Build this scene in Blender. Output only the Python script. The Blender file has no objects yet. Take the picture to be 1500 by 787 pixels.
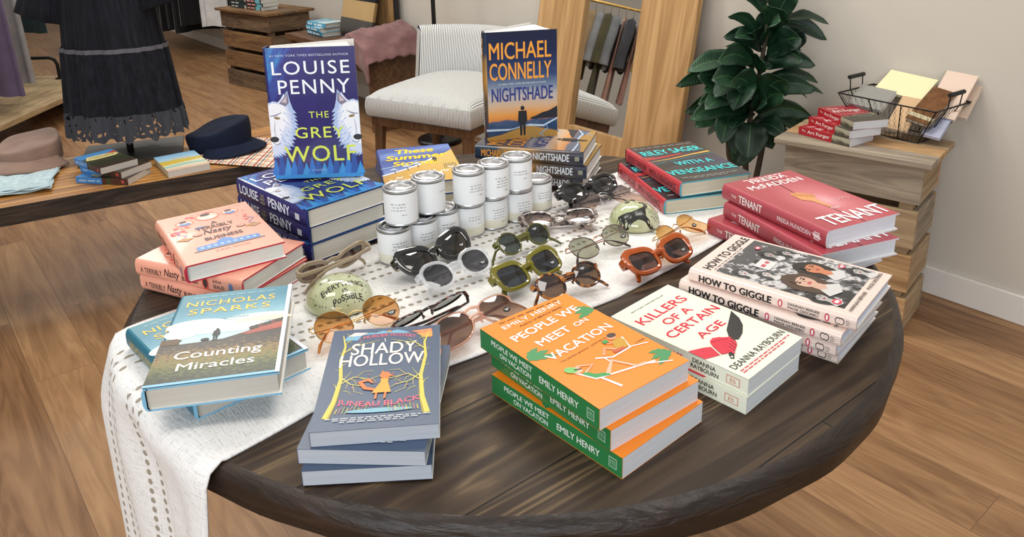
import bpy, bmesh, math, random
from mathutils import Vector, Matrix
R = math.radians
C = bpy.context.scene.collection
random.seed(7)

# ---------------------------------------------------------------- camera, light, exposure
TT = 0.76                                   # top of the round table
CZ, FPX, PITCH, ROLL, CYP = 1.3475, 1152.17, R(17.279), R(-1.2832), 213.39
cam_d = bpy.data.cameras.new('camera')
cam_d.sensor_width = 36.0
cam_d.lens = FPX / 1500 * 36
cam_d.shift_y = (CYP - 393.5) / 1500
cam_d.clip_start = 0.05
cam = bpy.data.objects.new('camera', cam_d)
cam.matrix_world = Matrix.Translation((0, 0, CZ)) @ Matrix.Rotation(math.pi / 2 - PITCH, 4, 'X') @ Matrix.Rotation(ROLL, 4, 'Z')
C.objects.link(cam)
sc = bpy.context.scene
sc.camera = cam
sc.view_settings.view_transform = 'Standard'
sc.view_settings.look = 'None'
sc.view_settings.gamma = 1.0
sc.view_settings.use_curve_mapping = False
sc.view_settings.exposure = 0.06
sc.cycles.max_bounces = 8
sc.cycles.transparent_max_bounces = 24
sc.cycles.caustics_reflective = False
sc.cycles.caustics_refractive = False

world = bpy.data.worlds.new('world')
world.use_nodes = True
sc.world = world
bg = world.node_tree.nodes['Background']
bg.inputs['Color'].default_value = (1.0, 0.975, 0.95, 1)
bg.inputs['Strength'].default_value = 0.50


def area(name, loc, target, sx, sy, power, color):
    d = bpy.data.lights.new(name, 'AREA')
    d.shape = 'RECTANGLE'
    d.size, d.size_y, d.energy, d.color = sx, sy, power, color
    o = bpy.data.objects.new(name, d)
    o.location = loc
    o.rotation_euler = (Vector(target) - Vector(loc)).to_track_quat('-Z', 'Y').to_euler()
    C.objects.link(o)
    return o


area('shop_window_daylight', (-0.7, -2.8, 1.75), (0, 1.2, 0.7), 3.4, 1.7, 92, (0.90, 0.95, 1.0))
for i, (lx, ly) in enumerate([(-1.1, 0.6), (0.8, 0.95), (-0.9, 2.9), (0.2, 2.5), (-3.0, 5.4), (-1.9, 4.3)]):
    area('ceiling_light_panel', (lx, ly, 2.75), (lx, ly, 0), 1.1, 0.5, 11 if ly < 2 else 24, (1.0, 0.95, 0.88))


# ---------------------------------------------------------------- helpers
def ray(u, v):
    u, v = u - 750, v - CYP
    cr, sr = math.cos(ROLL), math.sin(ROLL)
    u, v = (cr * u + sr * v) / FPX, (-sr * u + cr * v) / FPX
    c, s = math.cos(PITCH), math.sin(PITCH)
    return Vector((u, c - v * s, -s - v * c))


def at(u, v, Y):                            # the point seen at a pixel of the photograph, at depth Y
    d = ray(u, v)
    return d * (Y / d.y) + Vector((0, 0, CZ))


def atz(u, v, z):                           # the same on a level plane
    d = ray(u, v)
    return d * ((z - CZ) / d.z) + Vector((0, 0, CZ))


WALL0, WD, WN = Vector((1.456, 2.484, 0)), Vector((-0.63, 0.7766, 0)), Vector((-0.7766, -0.63, 0))


def wp(s, d, z):                            # a point in front of the long wall: along it, out from it, up
    p = WALL0 + WD * s + WN * d
    return Vector((p.x, p.y, z))


WALL_ANGLE = math.atan2(-WD.y, -WD.x)       # box x axis running along the wall to the right


def lin(h):
    h = h.lstrip('#')
    o = []
    for i in (0, 2, 4):
        c = int(h[i:i + 2], 16) / 255
        o.append(c / 12.92 if c <= 0.04045 else ((c + 0.055) / 1.055) ** 2.4)
    return (*o, 1.0)


_mats = {}


def newmat(name):
    m = bpy.data.materials.new(name)
    m.use_nodes = True
    nt = m.node_tree
    return m, nt, nt.nodes['Principled BSDF']


def flat(h, rough=0.45, metal=0.0, spec=0.5, alpha=1.0, coat=0.0, sheen=0.0, bump=None):
    key = (h, rough, metal, spec, alpha, coat, sheen, bump)
    if key in _mats:
        return _mats[key]
    m, nt, b = newmat('surface_' + h.strip('#'))
    b.inputs['Base Color'].default_value = lin(h)
    b.inputs['Roughness'].default_value = rough
    b.inputs['Metallic'].default_value = metal
    b.inputs['Specular IOR Level'].default_value = spec
    b.inputs['Alpha'].default_value = alpha
    b.inputs['Coat Weight'].default_value = coat
    b.inputs['Coat Roughness'].default_value = 0.05
    b.inputs['Sheen Weight'].default_value = sheen
    if bump:
        n = nt.nodes.new('ShaderNodeTexNoise')
        n.inputs['Scale'].default_value = bump[0]
        n.inputs['Detail'].default_value = 4
        tc = nt.nodes.new('ShaderNodeTexCoord')
        nt.links.new(tc.outputs['Object'], n.inputs['Vector'])
        bp = nt.nodes.new('ShaderNodeBump')
        bp.inputs['Strength'].default_value = bump[1]
        bp.inputs['Distance'].default_value = bump[2]
        nt.links.new(n.outputs['Fac'], bp.inputs['Height'])
        nt.links.new(bp.outputs['Normal'], b.inputs['Normal'])
    _mats[key] = m
    return m


def N(nt, t, **kw):
    n = nt.nodes.new(t)
    for k, v in kw.items():
        if k in n.inputs:
            n.inputs[k].default_value = v
        else:
            setattr(n, k, v)
    return n


def ramp_node(nt, stops, interp='LINEAR'):
    r = nt.nodes.new('ShaderNodeValToRGB')
    r.color_ramp.interpolation = interp
    e = r.color_ramp.elements
    while len(e) < len(stops):
        e.new(0.5)
    for el, (p, h) in zip(e, stops):
        el.position = p
        el.color = lin(h) if isinstance(h, str) else h
    return r


def ramp_mat(name, stops, rot=0, nscale=(6, 6), namt=0.0, rough=0.35, coat=0.0, radial=None):
    """printed picture: colours run up the cover (UV), disturbed by noise"""
    m, nt, b = newmat(name)
    L = nt.links.new
    tc = N(nt, 'ShaderNodeTexCoord')
    mp = N(nt, 'ShaderNodeMapping')
    mp.inputs['Rotation'].default_value = (0, 0, R(rot))
    L(tc.outputs['UV'], mp.inputs['Vector'])
    ns = N(nt, 'ShaderNodeTexNoise', Scale=1.0, Detail=5.0, Roughness=0.6)
    mp2 = N(nt, 'ShaderNodeMapping')
    mp2.inputs['Scale'].default_value = (nscale[0], nscale[1], 1)
    L(mp.outputs['Vector'], mp2.inputs['Vector'])
    L(mp2.outputs['Vector'], ns.inputs['Vector'])
    if radial:
        d = N(nt, 'ShaderNodeVectorMath', operation='DISTANCE')
        d.inputs[1].default_value = (radial[0], radial[1], 0)
        L(tc.outputs['UV'], d.inputs[0])
        src = d.outputs['Value']
    else:
        sx = N(nt, 'ShaderNodeSeparateXYZ')
        L(mp.outputs['Vector'], sx.inputs[0])
        src = sx.outputs['Y']
    ma = N(nt, 'ShaderNodeMath', operation='MULTIPLY_ADD')
    L(ns.outputs['Fac'], ma.inputs[0])
    ma.inputs[1].default_value = namt
    ad = N(nt, 'ShaderNodeMath', operation='SUBTRACT')
    L(src, ad.inputs[0])
    ad.inputs[1].default_value = namt * 0.5
    L(ad.outputs[0], ma.inputs[2])
    r = ramp_node(nt, stops)
    L(ma.outputs[0], r.inputs[0])
    L(r.outputs[0], b.inputs['Base Color'])
    b.inputs['Roughness'].default_value = rough
    b.inputs['Coat Weight'].default_value = coat
    return m


def wood_mat(name, stops, scale=(2.0, 26.0, 26.0), rot=0.0, rough=0.5, bump=0.25, plank=None, seam='1a120c', coat=0.0, waves=0.35, dist=0.002, spec=0.5, curl=2.2):
    """long-grained wood; optional planks (length, width) with per-plank tone"""
    m, nt, b = newmat(name)
    L = nt.links.new
    tc = N(nt, 'ShaderNodeTexCoord')
    mp = N(nt, 'ShaderNodeMapping')
    mp.inputs['Rotation'].default_value = (0, 0, R(rot))
    L(tc.outputs['Object'], mp.inputs['Vector'])
    vec = mp.outputs['Vector']
    if plank:
        br = N(nt, 'ShaderNodeTexBrick', Scale=1.0)
        br.inputs['Brick Width'].default_value = plank[0]
        br.inputs['Row Height'].default_value = plank[1]
        br.inputs['Mortar Size'].default_value = plank[2]
        br.inputs['Mortar Smooth'].default_value = 0.2
        br.inputs['Color1'].default_value = (0, 0, 0, 1)
        br.inputs['Color2'].default_value = (1, 1, 1, 1)
        br.offset = 0.37
        L(vec, br.inputs['Vector'])
        sh = N(nt, 'ShaderNodeVectorMath', operation='MULTIPLY_ADD')   # every plank its own piece of grain
        L(br.outputs['Color'], sh.inputs[0])
        sh.inputs[1].default_value = (7.3, 3.1, 5.7)
        L(vec, sh.inputs[2])
        gv = sh.outputs[0]
    else:
        gv = vec
    m2 = N(nt, 'ShaderNodeMapping')
    m2.inputs['Scale'].default_value = scale
    L(gv, m2.inputs['Vector'])
    n1 = N(nt, 'ShaderNodeTexNoise', Scale=1.0, Detail=7.0, Roughness=0.62, Distortion=0.6)
    L(m2.outputs['Vector'], n1.inputs['Vector'])
    m3 = N(nt, 'ShaderNodeMapping')
    m3.inputs['Scale'].default_value = (scale[0] * 0.35, scale[1] * 0.3, scale[2] * 0.3)
    L(gv, m3.inputs['Vector'])
    wv = N(nt, 'ShaderNodeTexNoise', Scale=1.0, Detail=3.0, Distortion=curl)
    L(m3.outputs['Vector'], wv.inputs['Vector'])
    wm = N(nt, 'ShaderNodeMath', operation='MULTIPLY')      # rings
    L(wv.outputs['Fac'], wm.inputs[0])
    wm.inputs[1].default_value = 60.0
    sn = N(nt, 'ShaderNodeMath', operation='SINE')
    L(wm.outputs[0], sn.inputs[0])
    mx = N(nt, 'ShaderNodeMath', operation='MULTIPLY_ADD')
    L(sn.outputs[0], mx.inputs[0])
    mx.inputs[1].default_value = waves * 0.25
    L(n1.outputs['Fac'], mx.inputs[2])
    fac = mx.outputs[0]
    if plank:
        pt = N(nt, 'ShaderNodeMath', operation='MULTIPLY_ADD')
        L(br.outputs['Color'], pt.inputs[0])
        pt.inputs[1].default_value = plank[3]
        L(fac, pt.inputs[2])
        sb = N(nt, 'ShaderNodeMath', operation='SUBTRACT')
        L(pt.outputs[0], sb.inputs[0])
        sb.inputs[1].default_value = plank[3] * 0.5
        fac = sb.outputs[0]
    rp = ramp_node(nt, stops)
    L(fac, rp.inputs[0])
    col = rp.outputs[0]
    if plank:
        mc = N(nt, 'ShaderNodeMixRGB')
        L(br.outputs['Fac'], mc.inputs['Fac'])
        L(col, mc.inputs['Color1'])
        mc.inputs['Color2'].default_value = lin(seam)
        col = mc.outputs[0]
    L(col, b.inputs['Base Color'])
    b.inputs['Roughness'].default_value = rough
    b.inputs['Specular IOR Level'].default_value = spec
    b.inputs['Coat Weight'].default_value = coat
    b.inputs['Coat Roughness'].default_value = 0.25
    bp = N(nt, 'ShaderNodeBump', Strength=bump, Distance=dist)
    L(fac, bp.inputs['Height'])
    L(bp.outputs['Normal'], b.inputs['Normal'])
    return m


def cloth_mat(name, h, h2=None, wscale=220, nscale=18, bump=0.4, rough=0.9, sheen=0.2, var=0.15):
    m, nt, b = newmat(name)
    L = nt.links.new
    tc = N(nt, 'ShaderNodeTexCoord')
    n = N(nt, 'ShaderNodeTexNoise', Scale=nscale, Detail=5.0)
    L(tc.outputs['Object'], n.inputs['Vector'])
    w = N(nt, 'ShaderNodeTexNoise', Scale=wscale, Detail=2.0)
    L(tc.outputs['Object'], w.inputs['Vector'])
    c = lin(h)
    d = lin(h2) if h2 else tuple(x * (1 - var * 2) for x in c[:3]) + (1,)
    r = ramp_node(nt, [(0.3, d), (0.7, c)])
    L(n.outputs['Fac'], r.inputs[0])
    L(r.outputs[0], b.inputs['Base Color'])
    b.inputs['Roughness'].default_value = rough
    b.inputs['Sheen Weight'].default_value = sheen
    b.inputs['Specular IOR Level'].default_value = 0.2
    bp = N(nt, 'ShaderNodeBump', Strength=bump, Distance=0.002)
    L(w.outputs['Fac'], bp.inputs['Height'])
    L(bp.outputs['Normal'], b.inputs['Normal'])
    return m


class MB:
    """collects faces of one part; build() links them as ONE mesh object"""

    def __init__(s):
        s.v, s.f, s.m, s.uv, s.mats = [], [], [], {}, []

    def mi(s, mat):
        if mat not in s.mats:
            s.mats.append(mat)
        return s.mats.index(mat)

    def face(s, pts, mat, uv=None):
        i = len(s.v)
        s.v += [tuple(p) for p in pts]
        if uv:
            s.uv[len(s.f)] = uv
        s.f.append(tuple(range(i, i + len(pts))))
        s.m.append(s.mi(mat))

    def mesh(s, vs, fs, mat, uvs=None):
        i = len(s.v)
        k = s.mi(mat)
        s.v += [tuple(p) for p in vs]
        for f in fs:
            if uvs:
                s.uv[len(s.f)] = [uvs[j] for j in f]
            s.f.append(tuple(i + j for j in f))
            s.m.append(k)

    def box(s, x0, y0, z0, x1, y1, z1, mat, M=None):
        vs = [Vector((x, y, z)) for z in (z0, z1) for y in (y0, y1) for x in (x0, x1)]
        if M:
            vs = [M @ v for v in vs]
        s.mesh(vs, [(0, 2, 3, 1), (4, 5, 7, 6), (0, 1, 5, 4), (2, 6, 7, 3), (0, 4, 6, 2), (1, 3, 7, 5)], mat)

    def grid(s, nx, ny, fn, mat, uv=True, wrap=False):
        vs = [fn(i / (nx - (0 if wrap else 1)), j / (ny - 1)) for j in range(ny) for i in range(nx)]
        uvs = [(i / max(1, nx - 1), j / (ny - 1)) for j in range(ny) for i in range(nx)]
        fs = []
        for j in range(ny - 1):
            for i in range(nx if wrap else nx - 1):
                a, b2 = j * nx + i, j * nx + (i + 1) % nx
                fs.append((a, b2, b2 + nx, a + nx))
        s.mesh(vs, fs, mat, uvs if uv else None)

    def lathe(s, prof, mat, n=40, sx=1.0, sy=1.0, c=(0, 0)):
        vs, fs = [], []
        for r, z in prof:
            for k in range(n):
                t = 2 * math.pi * k / n
                vs.append((c[0] + r * sx * math.cos(t), c[1] + r * sy * math.sin(t), z))
        for j in range(len(prof) - 1):
            for k in range(n):
                a, b2 = j * n + k, j * n + (k + 1) % n
                fs.append((a, b2, b2 + n, a + n))
        s.mesh(vs, fs, mat)

    def tube(s, path, r, mat, n=8, cap=True):
        path = [Vector(p) for p in path]
        rs = r if isinstance(r, (list, tuple)) else [r] * len(path)
        vs, fs = [], []
        prev = None
        for i, p in enumerate(path):
            t = (path[min(i + 1, len(path) - 1)] - path[max(i - 1, 0)]).normalized()
            if prev is None:
                a = t.orthogonal().normalized()
            else:
                a = (prev - t * prev.dot(t))
                a = a.normalized() if a.length > 1e-6 else t.orthogonal().normalized()
            prev = a
            b2 = t.cross(a)
            for k in range(n):
                th = 2 * math.pi * k / n
                vs.append(p + (a * math.cos(th) + b2 * math.sin(th)) * rs[i])
        for i in range(len(path) - 1):
            for k in range(n):
                x, y = i * n + k, i * n + (k + 1) % n
                fs.append((x, y, y + n, x + n))
        if cap:
            fs.append(tuple(range(n))[::-1])
            fs.append(tuple(range((len(path) - 1) * n, len(path) * n)))
        s.mesh(vs, fs, mat)

    def sweep(s, path, ups, w, h, mat):
        """flat bar along a path: w across (normal to up), h along up"""
        path = [Vector(p) for p in path]
        vs, fs = [], []
        for i, p in enumerate(path):
            t = (path[min(i + 1, len(path) - 1)] - path[max(i - 1, 0)]).normalized()
            u = Vector(ups if not isinstance(ups, list) else ups[i])
            u = (u - t * u.dot(t)).normalized()
            a = t.cross(u)
            ww = w[i] if isinstance(w, list) else w
            hh = h[i] if isinstance(h, list) else h
            for x, y in ((-.5, -.3), (-.3, -.5), (.3, -.5), (.5, -.3), (.5, .3), (.3, .5), (-.3, .5), (-.5, .3)):
                vs.append(p + a * ww * x + u * hh * y)
        n = 8
        for i in range(len(path) - 1):
            for k in range(n):
                x, y = i * n + k, i * n + (k + 1) % n
                fs.append((x, y, y + n, x + n))
        fs.append(tuple(range(n))[::-1])
        fs.append(tuple(range((len(path) - 1) * n, len(path) * n)))
        s.mesh(vs, fs, mat)

    def build(s, name, parent=None, smooth=None, bevel=0.0, solid=0.0, fix=True):
        me = bpy.data.meshes.new(name)
        me.from_pydata(s.v, [], s.f)
        for m in s.mats:
            me.materials.append(m)
        me.polygons.foreach_set('material_index', s.m)
        if s.uv:
            ul = me.uv_layers.new(name='uv')
            for fi, uvs in s.uv.items():
                p = me.polygons[fi]
                for li, w in zip(p.loop_indices, uvs):
                    ul.data[li].uv = w
        if smooth is not None:
            me.polygons.foreach_set('use_smooth', [True] * len(me.polygons))
            bm = bmesh.new()
            bm.from_mesh(me)
            bmesh.ops.remove_doubles(bm, verts=bm.verts, dist=1e-6)
            bm.to_mesh(me)
            bm.free()
            if smooth < 180:
                me.set_sharp_from_angle(angle=R(smooth))
        me.update()
        o = bpy.data.objects.new(name, me)
        C.objects.link(o)
        if parent:
            o.parent = parent
        if bevel:
            bv = o.modifiers.new('bevel', 'BEVEL')
            bv.width, bv.segments, bv.limit_method = bevel, 2, 'ANGLE'
        if solid:
            sd = o.modifiers.new('thickness', 'SOLIDIFY')
            sd.thickness, sd.offset = solid, 0
        return o


def tag(o, label, cat, group=None, kind=None):
    o['label'], o['category'] = label, cat
    if group:
        o['group'] = group
    if kind:
        o['kind'] = kind
    return o


def struct(o, label=None):
    o['kind'] = 'structure'
    if label:
        o['label'] = label
    return o


def empty(name, loc, rot=(0, 0, 0)):
    o = bpy.data.objects.new(name, None)
    o.empty_display_size = 0.05
    o.location = loc
    o.rotation_euler = rot
    C.objects.link(o)
    return o


KIDS = {}


def copy_tree(src, parent=None):
    c = src.copy()
    C.objects.link(c)
    if parent:
        c.parent = parent
    for ch in [o for o in bpy.data.objects if o.parent == src]:
        copy_tree(ch, c)
    return c


# ---------------------------------------------------------------- lettering and printed shapes
_tx = {}


def text_geo(s, bold=0.0, shear=0.0, sp=1.0):
    """outlines of a word as flat faces, scaled to the unit square"""
    k = (s, bold, shear, sp)
    if k in _tx:
        return _tx[k]
    cu = bpy.data.curves.new('lettering', 'FONT')
    cu.body = s
    cu.size = 1.0
    cu.offset = bold
    cu.shear = shear
    cu.space_character = sp
    cu.resolution_u = 3
    ob = bpy.data.objects.new('lettering', cu)
    C.objects.link(ob)
    dg = bpy.context.evaluated_depsgraph_get()
    dg.update()
    me = ob.evaluated_get(dg).to_mesh()
    vs = [(v.co.x, v.co.y) for v in me.vertices]
    fs = [tuple(p.vertices) for p in me.polygons]
    bpy.data.objects.remove(ob)
    bpy.data.curves.remove(cu)
    x0, x1 = min(v[0] for v in vs), max(v[0] for v in vs)
    y0, y1 = min(v[1] for v in vs), max(v[1] for v in vs)
    vs = [((x - x0) / (x1 - x0), (y - y0) / (y1 - y0)) for x, y in vs]
    out = []
    for f in fs:
        a = sum(vs[f[i]][0] * vs[f[(i + 1) % len(f)]][1] - vs[f[(i + 1) % len(f)]][0] * vs[f[i]][1] for i in range(len(f)))
        out.append(f if a > 0 else f[::-1])
    _tx[k] = (vs, out)
    return _tx[k]


class Art:
    """flat print in cover coordinates: u from spine to fore edge, v from bottom to top"""

    def __init__(s, asp=0.66):
        s.it, s.asp = [], asp

    def text(s, t, u0, v0, u1, v1, col, layer=2, bold=0.02, shear=0.0, bend=0.0, rot=0.0, asp=0.66, rough=0.4, sp=1.0):
        if bold:                             # heavier strokes: the word is struck again beside itself
            d = bold * (v1 - v0) * .9
            for k, (a, b2) in enumerate(((-d, 0), (d, 0), (0, d), (0, -d))):
                du, dv = a / s.asp, b2
                e = d / s.asp
                s.text(t, u0 + e + du, v0 + d + dv, u1 - e + du, v1 - d + dv, col, layer, 0, shear, bend, rot, asp, rough, sp)
            return
        vs, fs = text_geo(t, 0.0, shear, sp)
        cu, cv = (u0 + u1) / 2, (v0 + v1) / 2
        pts = []
        for x, y in vs:
            u, v = u0 + x * (u1 - u0), v0 + y * (v1 - v0)
            v += bend * (1 - ((u - cu) / max(1e-6, (u1 - u0) / 2)) ** 2)
            if rot:
                c, sn = math.cos(R(rot)), math.sin(R(rot))
                du, dv = (u - cu) * asp, v - cv
                u, v = cu + (du * c - dv * sn) / asp, cv + du * sn + dv * c
            pts.append((u, v))
        s.it.append((pts, fs, col, layer, rough))

    def poly(s, pts, col, layer=1, rough=0.4):
        a = sum(pts[i][0] * pts[(i + 1) % len(pts)][1] - pts[(i + 1) % len(pts)][0] * pts[i][1] for i in range(len(pts)))
        f = tuple(range(len(pts)))
        s.it.append((list(pts), [f if a > 0 else f[::-1]], col, layer, rough))

    def rect(s, u0, v0, u1, v1, col, layer=1):
        s.poly([(u0, v0), (u1, v0), (u1, v1), (u0, v1)], col, layer)

    def ell(s, u, v, ru, rv, col, layer=1, rot=0, n=18, asp=0.66):
        c, sn = math.cos(R(rot)), math.sin(R(rot))
        pts = []
        for k in range(n):
            t = 2 * math.pi * k / n
            x, y = ru * math.cos(t) * asp, rv * math.sin(t)
            pts.append((u + (x * c - y * sn) / asp, v + x * sn + y * c))
        s.poly(pts, col, layer)

    def line(s, pts, w, col, layer=1, asp=0.66):
        """stroke of width w (in cover heights)"""
        P = [Vector((u * asp, v)) for u, v in pts]
        ws = w if isinstance(w, (list, tuple)) else [w] * len(P)
        lft, rgt = [], []
        for i, p in enumerate(P):
            t = (P[min(i + 1, len(P) - 1)] - P[max(i - 1, 0)]).normalized()
            nn = Vector((-t.y, t.x)) * ws[i] / 2
            lft.append(((p + nn).x / asp, (p + nn).y))
            rgt.append(((p - nn).x / asp, (p - nn).y))
        n = len(P)
        s.it.append((lft + rgt, [(i, n + i, n + i + 1, i + 1) for i in range(n - 1)], col, layer, 0.4))

    def words(s, u0, v0, u1, v1, col, n=6, seed=1, layer=2):
        """a line of print too small to read: word-long marks"""
        rnd = random.Random(seed)
        ls = [rnd.uniform(0.6, 1.6) for _ in range(n)]
        tot = sum(ls) + 0.35 * (n - 1)
        x = u0
        for l in ls:
            w = l / tot * (u1 - u0)
            s.rect(x, v0, x + w, v1, col, layer)
            x += w + 0.35 / tot * (u1 - u0)

    def emit(s, mb, fn, flip=False):
        for i, (pts, fs, col, layer, rough) in enumerate(s.it):      # later shapes lie a hair above earlier ones
            mat = flat(col, rough) if isinstance(col, str) else col
            mb.mesh([fn(u, v, layer + i * .05) for u, v in pts], [f[::-1] for f in fs] if flip else fs, mat, None if isinstance(col, str) else pts)


def diced(pts, fs, cell):
    """cut flat shapes into small cells so that they can lie on a curved surface"""
    bm = bmesh.new()
    vs = [bm.verts.new((x, y, 0)) for x, y in pts]
    for f in fs:
        try:
            bm.faces.new([vs[i] for i in f])
        except ValueError:
            pass
    bmesh.ops.triangulate(bm, faces=bm.faces[:])
    for ax in (0, 1):
        lo = min(p[ax] for p in pts)
        hi = max(p[ax] for p in pts)
        k = lo + cell
        while k < hi:
            co = [0, 0, 0]
            no = [0, 0, 0]
            co[ax], no[ax] = k, 1
            bmesh.ops.bisect_plane(bm, geom=bm.verts[:] + bm.edges[:] + bm.faces[:], plane_co=co, plane_no=no)
            k += cell
    bm.verts.index_update()
    o = ([(v.co.x, v.co.y) for v in bm.verts], [tuple(v.index for v in f.verts) for f in bm.faces])
    bm.free()
    return o
# ---------------------------------------------------------------- the room
floor_m = wood_mat('oak_floor', [(0.12, '664529'), (0.40, '8a6543'), (0.6, '9b7550'), (0.9, 'b48d64')], scale=(1.6, 17, 17), rot=51, rough=0.45,
                   bump=0.06, plank=(1.25, 0.165, 0.0010, 0.30), seam='6f5038', waves=0.30)
mb = MB()
mb.box(-9, -5, -0.05, 5.5, 15, 0, floor_m)
struct(mb.build('floor'))

wall_m, nt, b = newmat('painted_wall')
b.inputs['Base Color'].default_value = lin('c9c3b8')
b.inputs['Roughness'].default_value = 0.85
n_ = N(nt, 'ShaderNodeTexNoise', Scale=140.0, Detail=3.0)
tc_ = N(nt, 'ShaderNodeTexCoord')
nt.links.new(tc_.outputs['Object'], n_.inputs['Vector'])
bp_ = N(nt, 'ShaderNodeBump', Strength=0.06, Distance=0.002)
nt.links.new(n_.outputs['Fac'], bp_.inputs['Height'])
nt.links.new(bp_.outputs['Normal'], b.inputs['Normal'])


def wall_slab(name, s0, s1, z0, z1, d0, d1, m, bevel=0.0):
    mb = MB()
    M = Matrix.Translation(WALL0) @ Matrix(((WD.x, WN.x, 0, 0), (WD.y, WN.y, 0, 0), (0, 0, 1, 0), (0, 0, 0, 1)))
    mb.box(s0, d0, z0, s1, d1, z1, m, M)
    return struct(mb.build(name, bevel=bevel))


wall_slab('wall_back', -3.6, 12.2, 0, 3.0, -0.12, 0, wall_m)
trim_m = flat('e3dfd8', 0.4)
wall_slab('baseboard_back', -3.6, 12.2, 0, 0.10, 0.0, 0.014, trim_m, 0.004)
mb = MB()
mb.box(-7.1, -4, 0, -7.0, 12.6, 3.0, wall_m)
struct(mb.build('wall_left'))

# ---------------------------------------------------------------- round table
TCX, TCY, TR = -0.0052, 1.2383, 0.613
table_m = wood_mat('espresso_pine', [(0.2, '2a2019'), (0.45, '382b21'), (0.60, '463729'), (0.68, '4f3f2e'), (0.76, '705c43'), (0.84, '54442f')],
                   scale=(1.5, 22, 22), rot=-38, rough=0.55, bump=0.3, plank=(6.0, 0.146, 0.0012, 0.06), seam='130d09', waves=0.6, spec=.28)
rim_m = wood_mat('espresso_rim', [(0.2, '110b07'), (0.5, '231811'), (0.8, '3c2b1f')], scale=(5, 7, 30), rough=0.42, bump=0.9, waves=0.2, dist=0.006)
table = empty('round_table', (TCX, TCY, 0))
tag(table, 'large round dark-stained wooden table carrying the book stacks and sunglasses', 'table')
mb = MB()
prof = [(0.0, TT), (TR - 0.016, TT), (TR - 0.008, TT - 0.003), (TR - 0.002, TT - 0.009), (TR, TT - 0.018), (TR - 0.002, TT - 0.040), (TR - 0.010, TT - 0.049), (TR - 0.022, TT - 0.052), (0.0, TT - 0.052)]
n = 160
vs, fs = [], []
for j, (r, z) in enumerate(prof[1:-1]):
    for k in range(n):
        t = 2 * math.pi * k / n
        wob = (0.0022 * math.sin(5 * t + 1) + 0.0014 * math.sin(13 * t) + 0.001 * math.sin(29 * t + j)) if j else 0
        vs.append(((r + wob) * math.cos(t), (r + wob) * math.sin(t), z))
nj = len(prof) - 2
mb.mesh(vs, [tuple(range(n))], table_m)
side = [(j * n + k, (j + 1) * n + k, (j + 1) * n + (k + 1) % n, j * n + (k + 1) % n) for j in range(nj - 1) for k in range(n)]
mb.mesh(vs, side, rim_m)
mb.mesh(vs, [tuple(range((nj - 1) * n, nj * n))[::-1]], rim_m)
mb.build('tabletop', table, smooth=40)
mb = MB()
mb.lathe([(0.0, 0.05), (0.11, 0.05), (0.12, 0.07), (0.12, 0.10), (0.075, 0.14), (0.065, 0.30), (0.085, 0.42), (0.07, 0.55), (0.09, 0.66), (0.16, 0.70), (0.16, TT - 0.052), (0, TT - 0.052)], rim_m, 32)
mb.build('pedestal', table, smooth=35)
for k in range(4):
    a = R(45 + 90 * k)
    mb = MB()
    d = Vector((math.cos(a), math.sin(a), 0))
    mb.sweep([d * 0.09 + Vector((0, 0, 0.085)), d * 0.2 + Vector((0, 0, 0.075)), d * 0.36 + Vector((0, 0, 0.04)), d * 0.42 + Vector((0, 0, 0.025))], (0, 0, 1), 0.07, [0.07, 0.07, 0.055, 0.05], rim_m)
    mb.build('foot', table, smooth=30)

# ---------------------------------------------------------------- runner
run_m, nt, b = newmat('white_woven_runner')
L = nt.links.new
tc = N(nt, 'ShaderNodeTexCoord')
sx = N(nt, 'ShaderNodeSeparateXYZ')
L(tc.outputs['UV'], sx.inputs[0])          # uv in metres: x along, y across
ob = N(nt, 'ShaderNodeSeparateXYZ')


def mth(op, a, b2=None, c=None):
    m = N(nt, 'ShaderNodeMath', operation=op)
    for i, x in enumerate((a, b2, c)):
        if x is None:
            continue
        if isinstance(x, (int, float)):
            m.inputs[i].default_value = x
        else:
            L(x, m.inputs[i])
    return m.outputs[0]


total = None
for row, (yc, off) in enumerate([(0.064, 0), (0.085, 0.5), (0.106, 0), (0.166, 0.5), (0.187, 0), (0.208, 0.5)]):
    dy = mth('ABSOLUTE', mth('DIVIDE', mth('SUBTRACT', sx.outputs['Y'], yc), 0.0033))
    fx = mth('FRACT', mth('ADD', mth('DIVIDE', sx.outputs['X'], 0.0150), off))
    dx = mth('DIVIDE', mth('SUBTRACT', fx, 0.5), 0.31)
    e = mth('ADD', mth('POWER', dy, 2.0), mth('POWER', mth('ABSOLUTE', dx), 2.0))
    hit = mth('LESS_THAN', e, 1.0)
    total = hit if total is None else mth('MAXIMUM', total, hit)
nz = N(nt, 'ShaderNodeTexNoise', Scale=1.0, Detail=4.0)
mp = N(nt, 'ShaderNodeMapping')
mp.inputs['Scale'].default_value = (60, 420, 1)
L(tc.outputs['UV'], mp.inputs['Vector'])
L(mp.outputs['Vector'], nz.inputs['Vector'])
nz2 = N(nt, 'ShaderNodeTexNoise', Scale=1.0, Detail=4.0)
mp2 = N(nt, 'ShaderNodeMapping')
mp2.inputs['Scale'].default_value = (380, 50, 1)
L(tc.outputs['UV'], mp2.inputs['Vector'])
L(mp2.outputs['Vector'], nz2.inputs['Vector'])
wv = mth('ADD', nz.outputs['Fac'], nz2.outputs['Fac'])
rc = ramp_node(nt, [(0.62, 'cfcdc9'), (.98, 'f0efed')])
L(wv, rc.inputs[0])
mc = N(nt, 'ShaderNodeMixRGB')
L(total, mc.inputs['Fac'])
L(rc.outputs[0], mc.inputs['Color1'])
mc.inputs['Color2'].default_value = lin('a39a8c')
L(mc.outputs[0], b.inputs['Base Color'])
b.inputs['Roughness'].default_value = 0.95
b.inputs['Specular IOR Level'].default_value = 0.1
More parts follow.
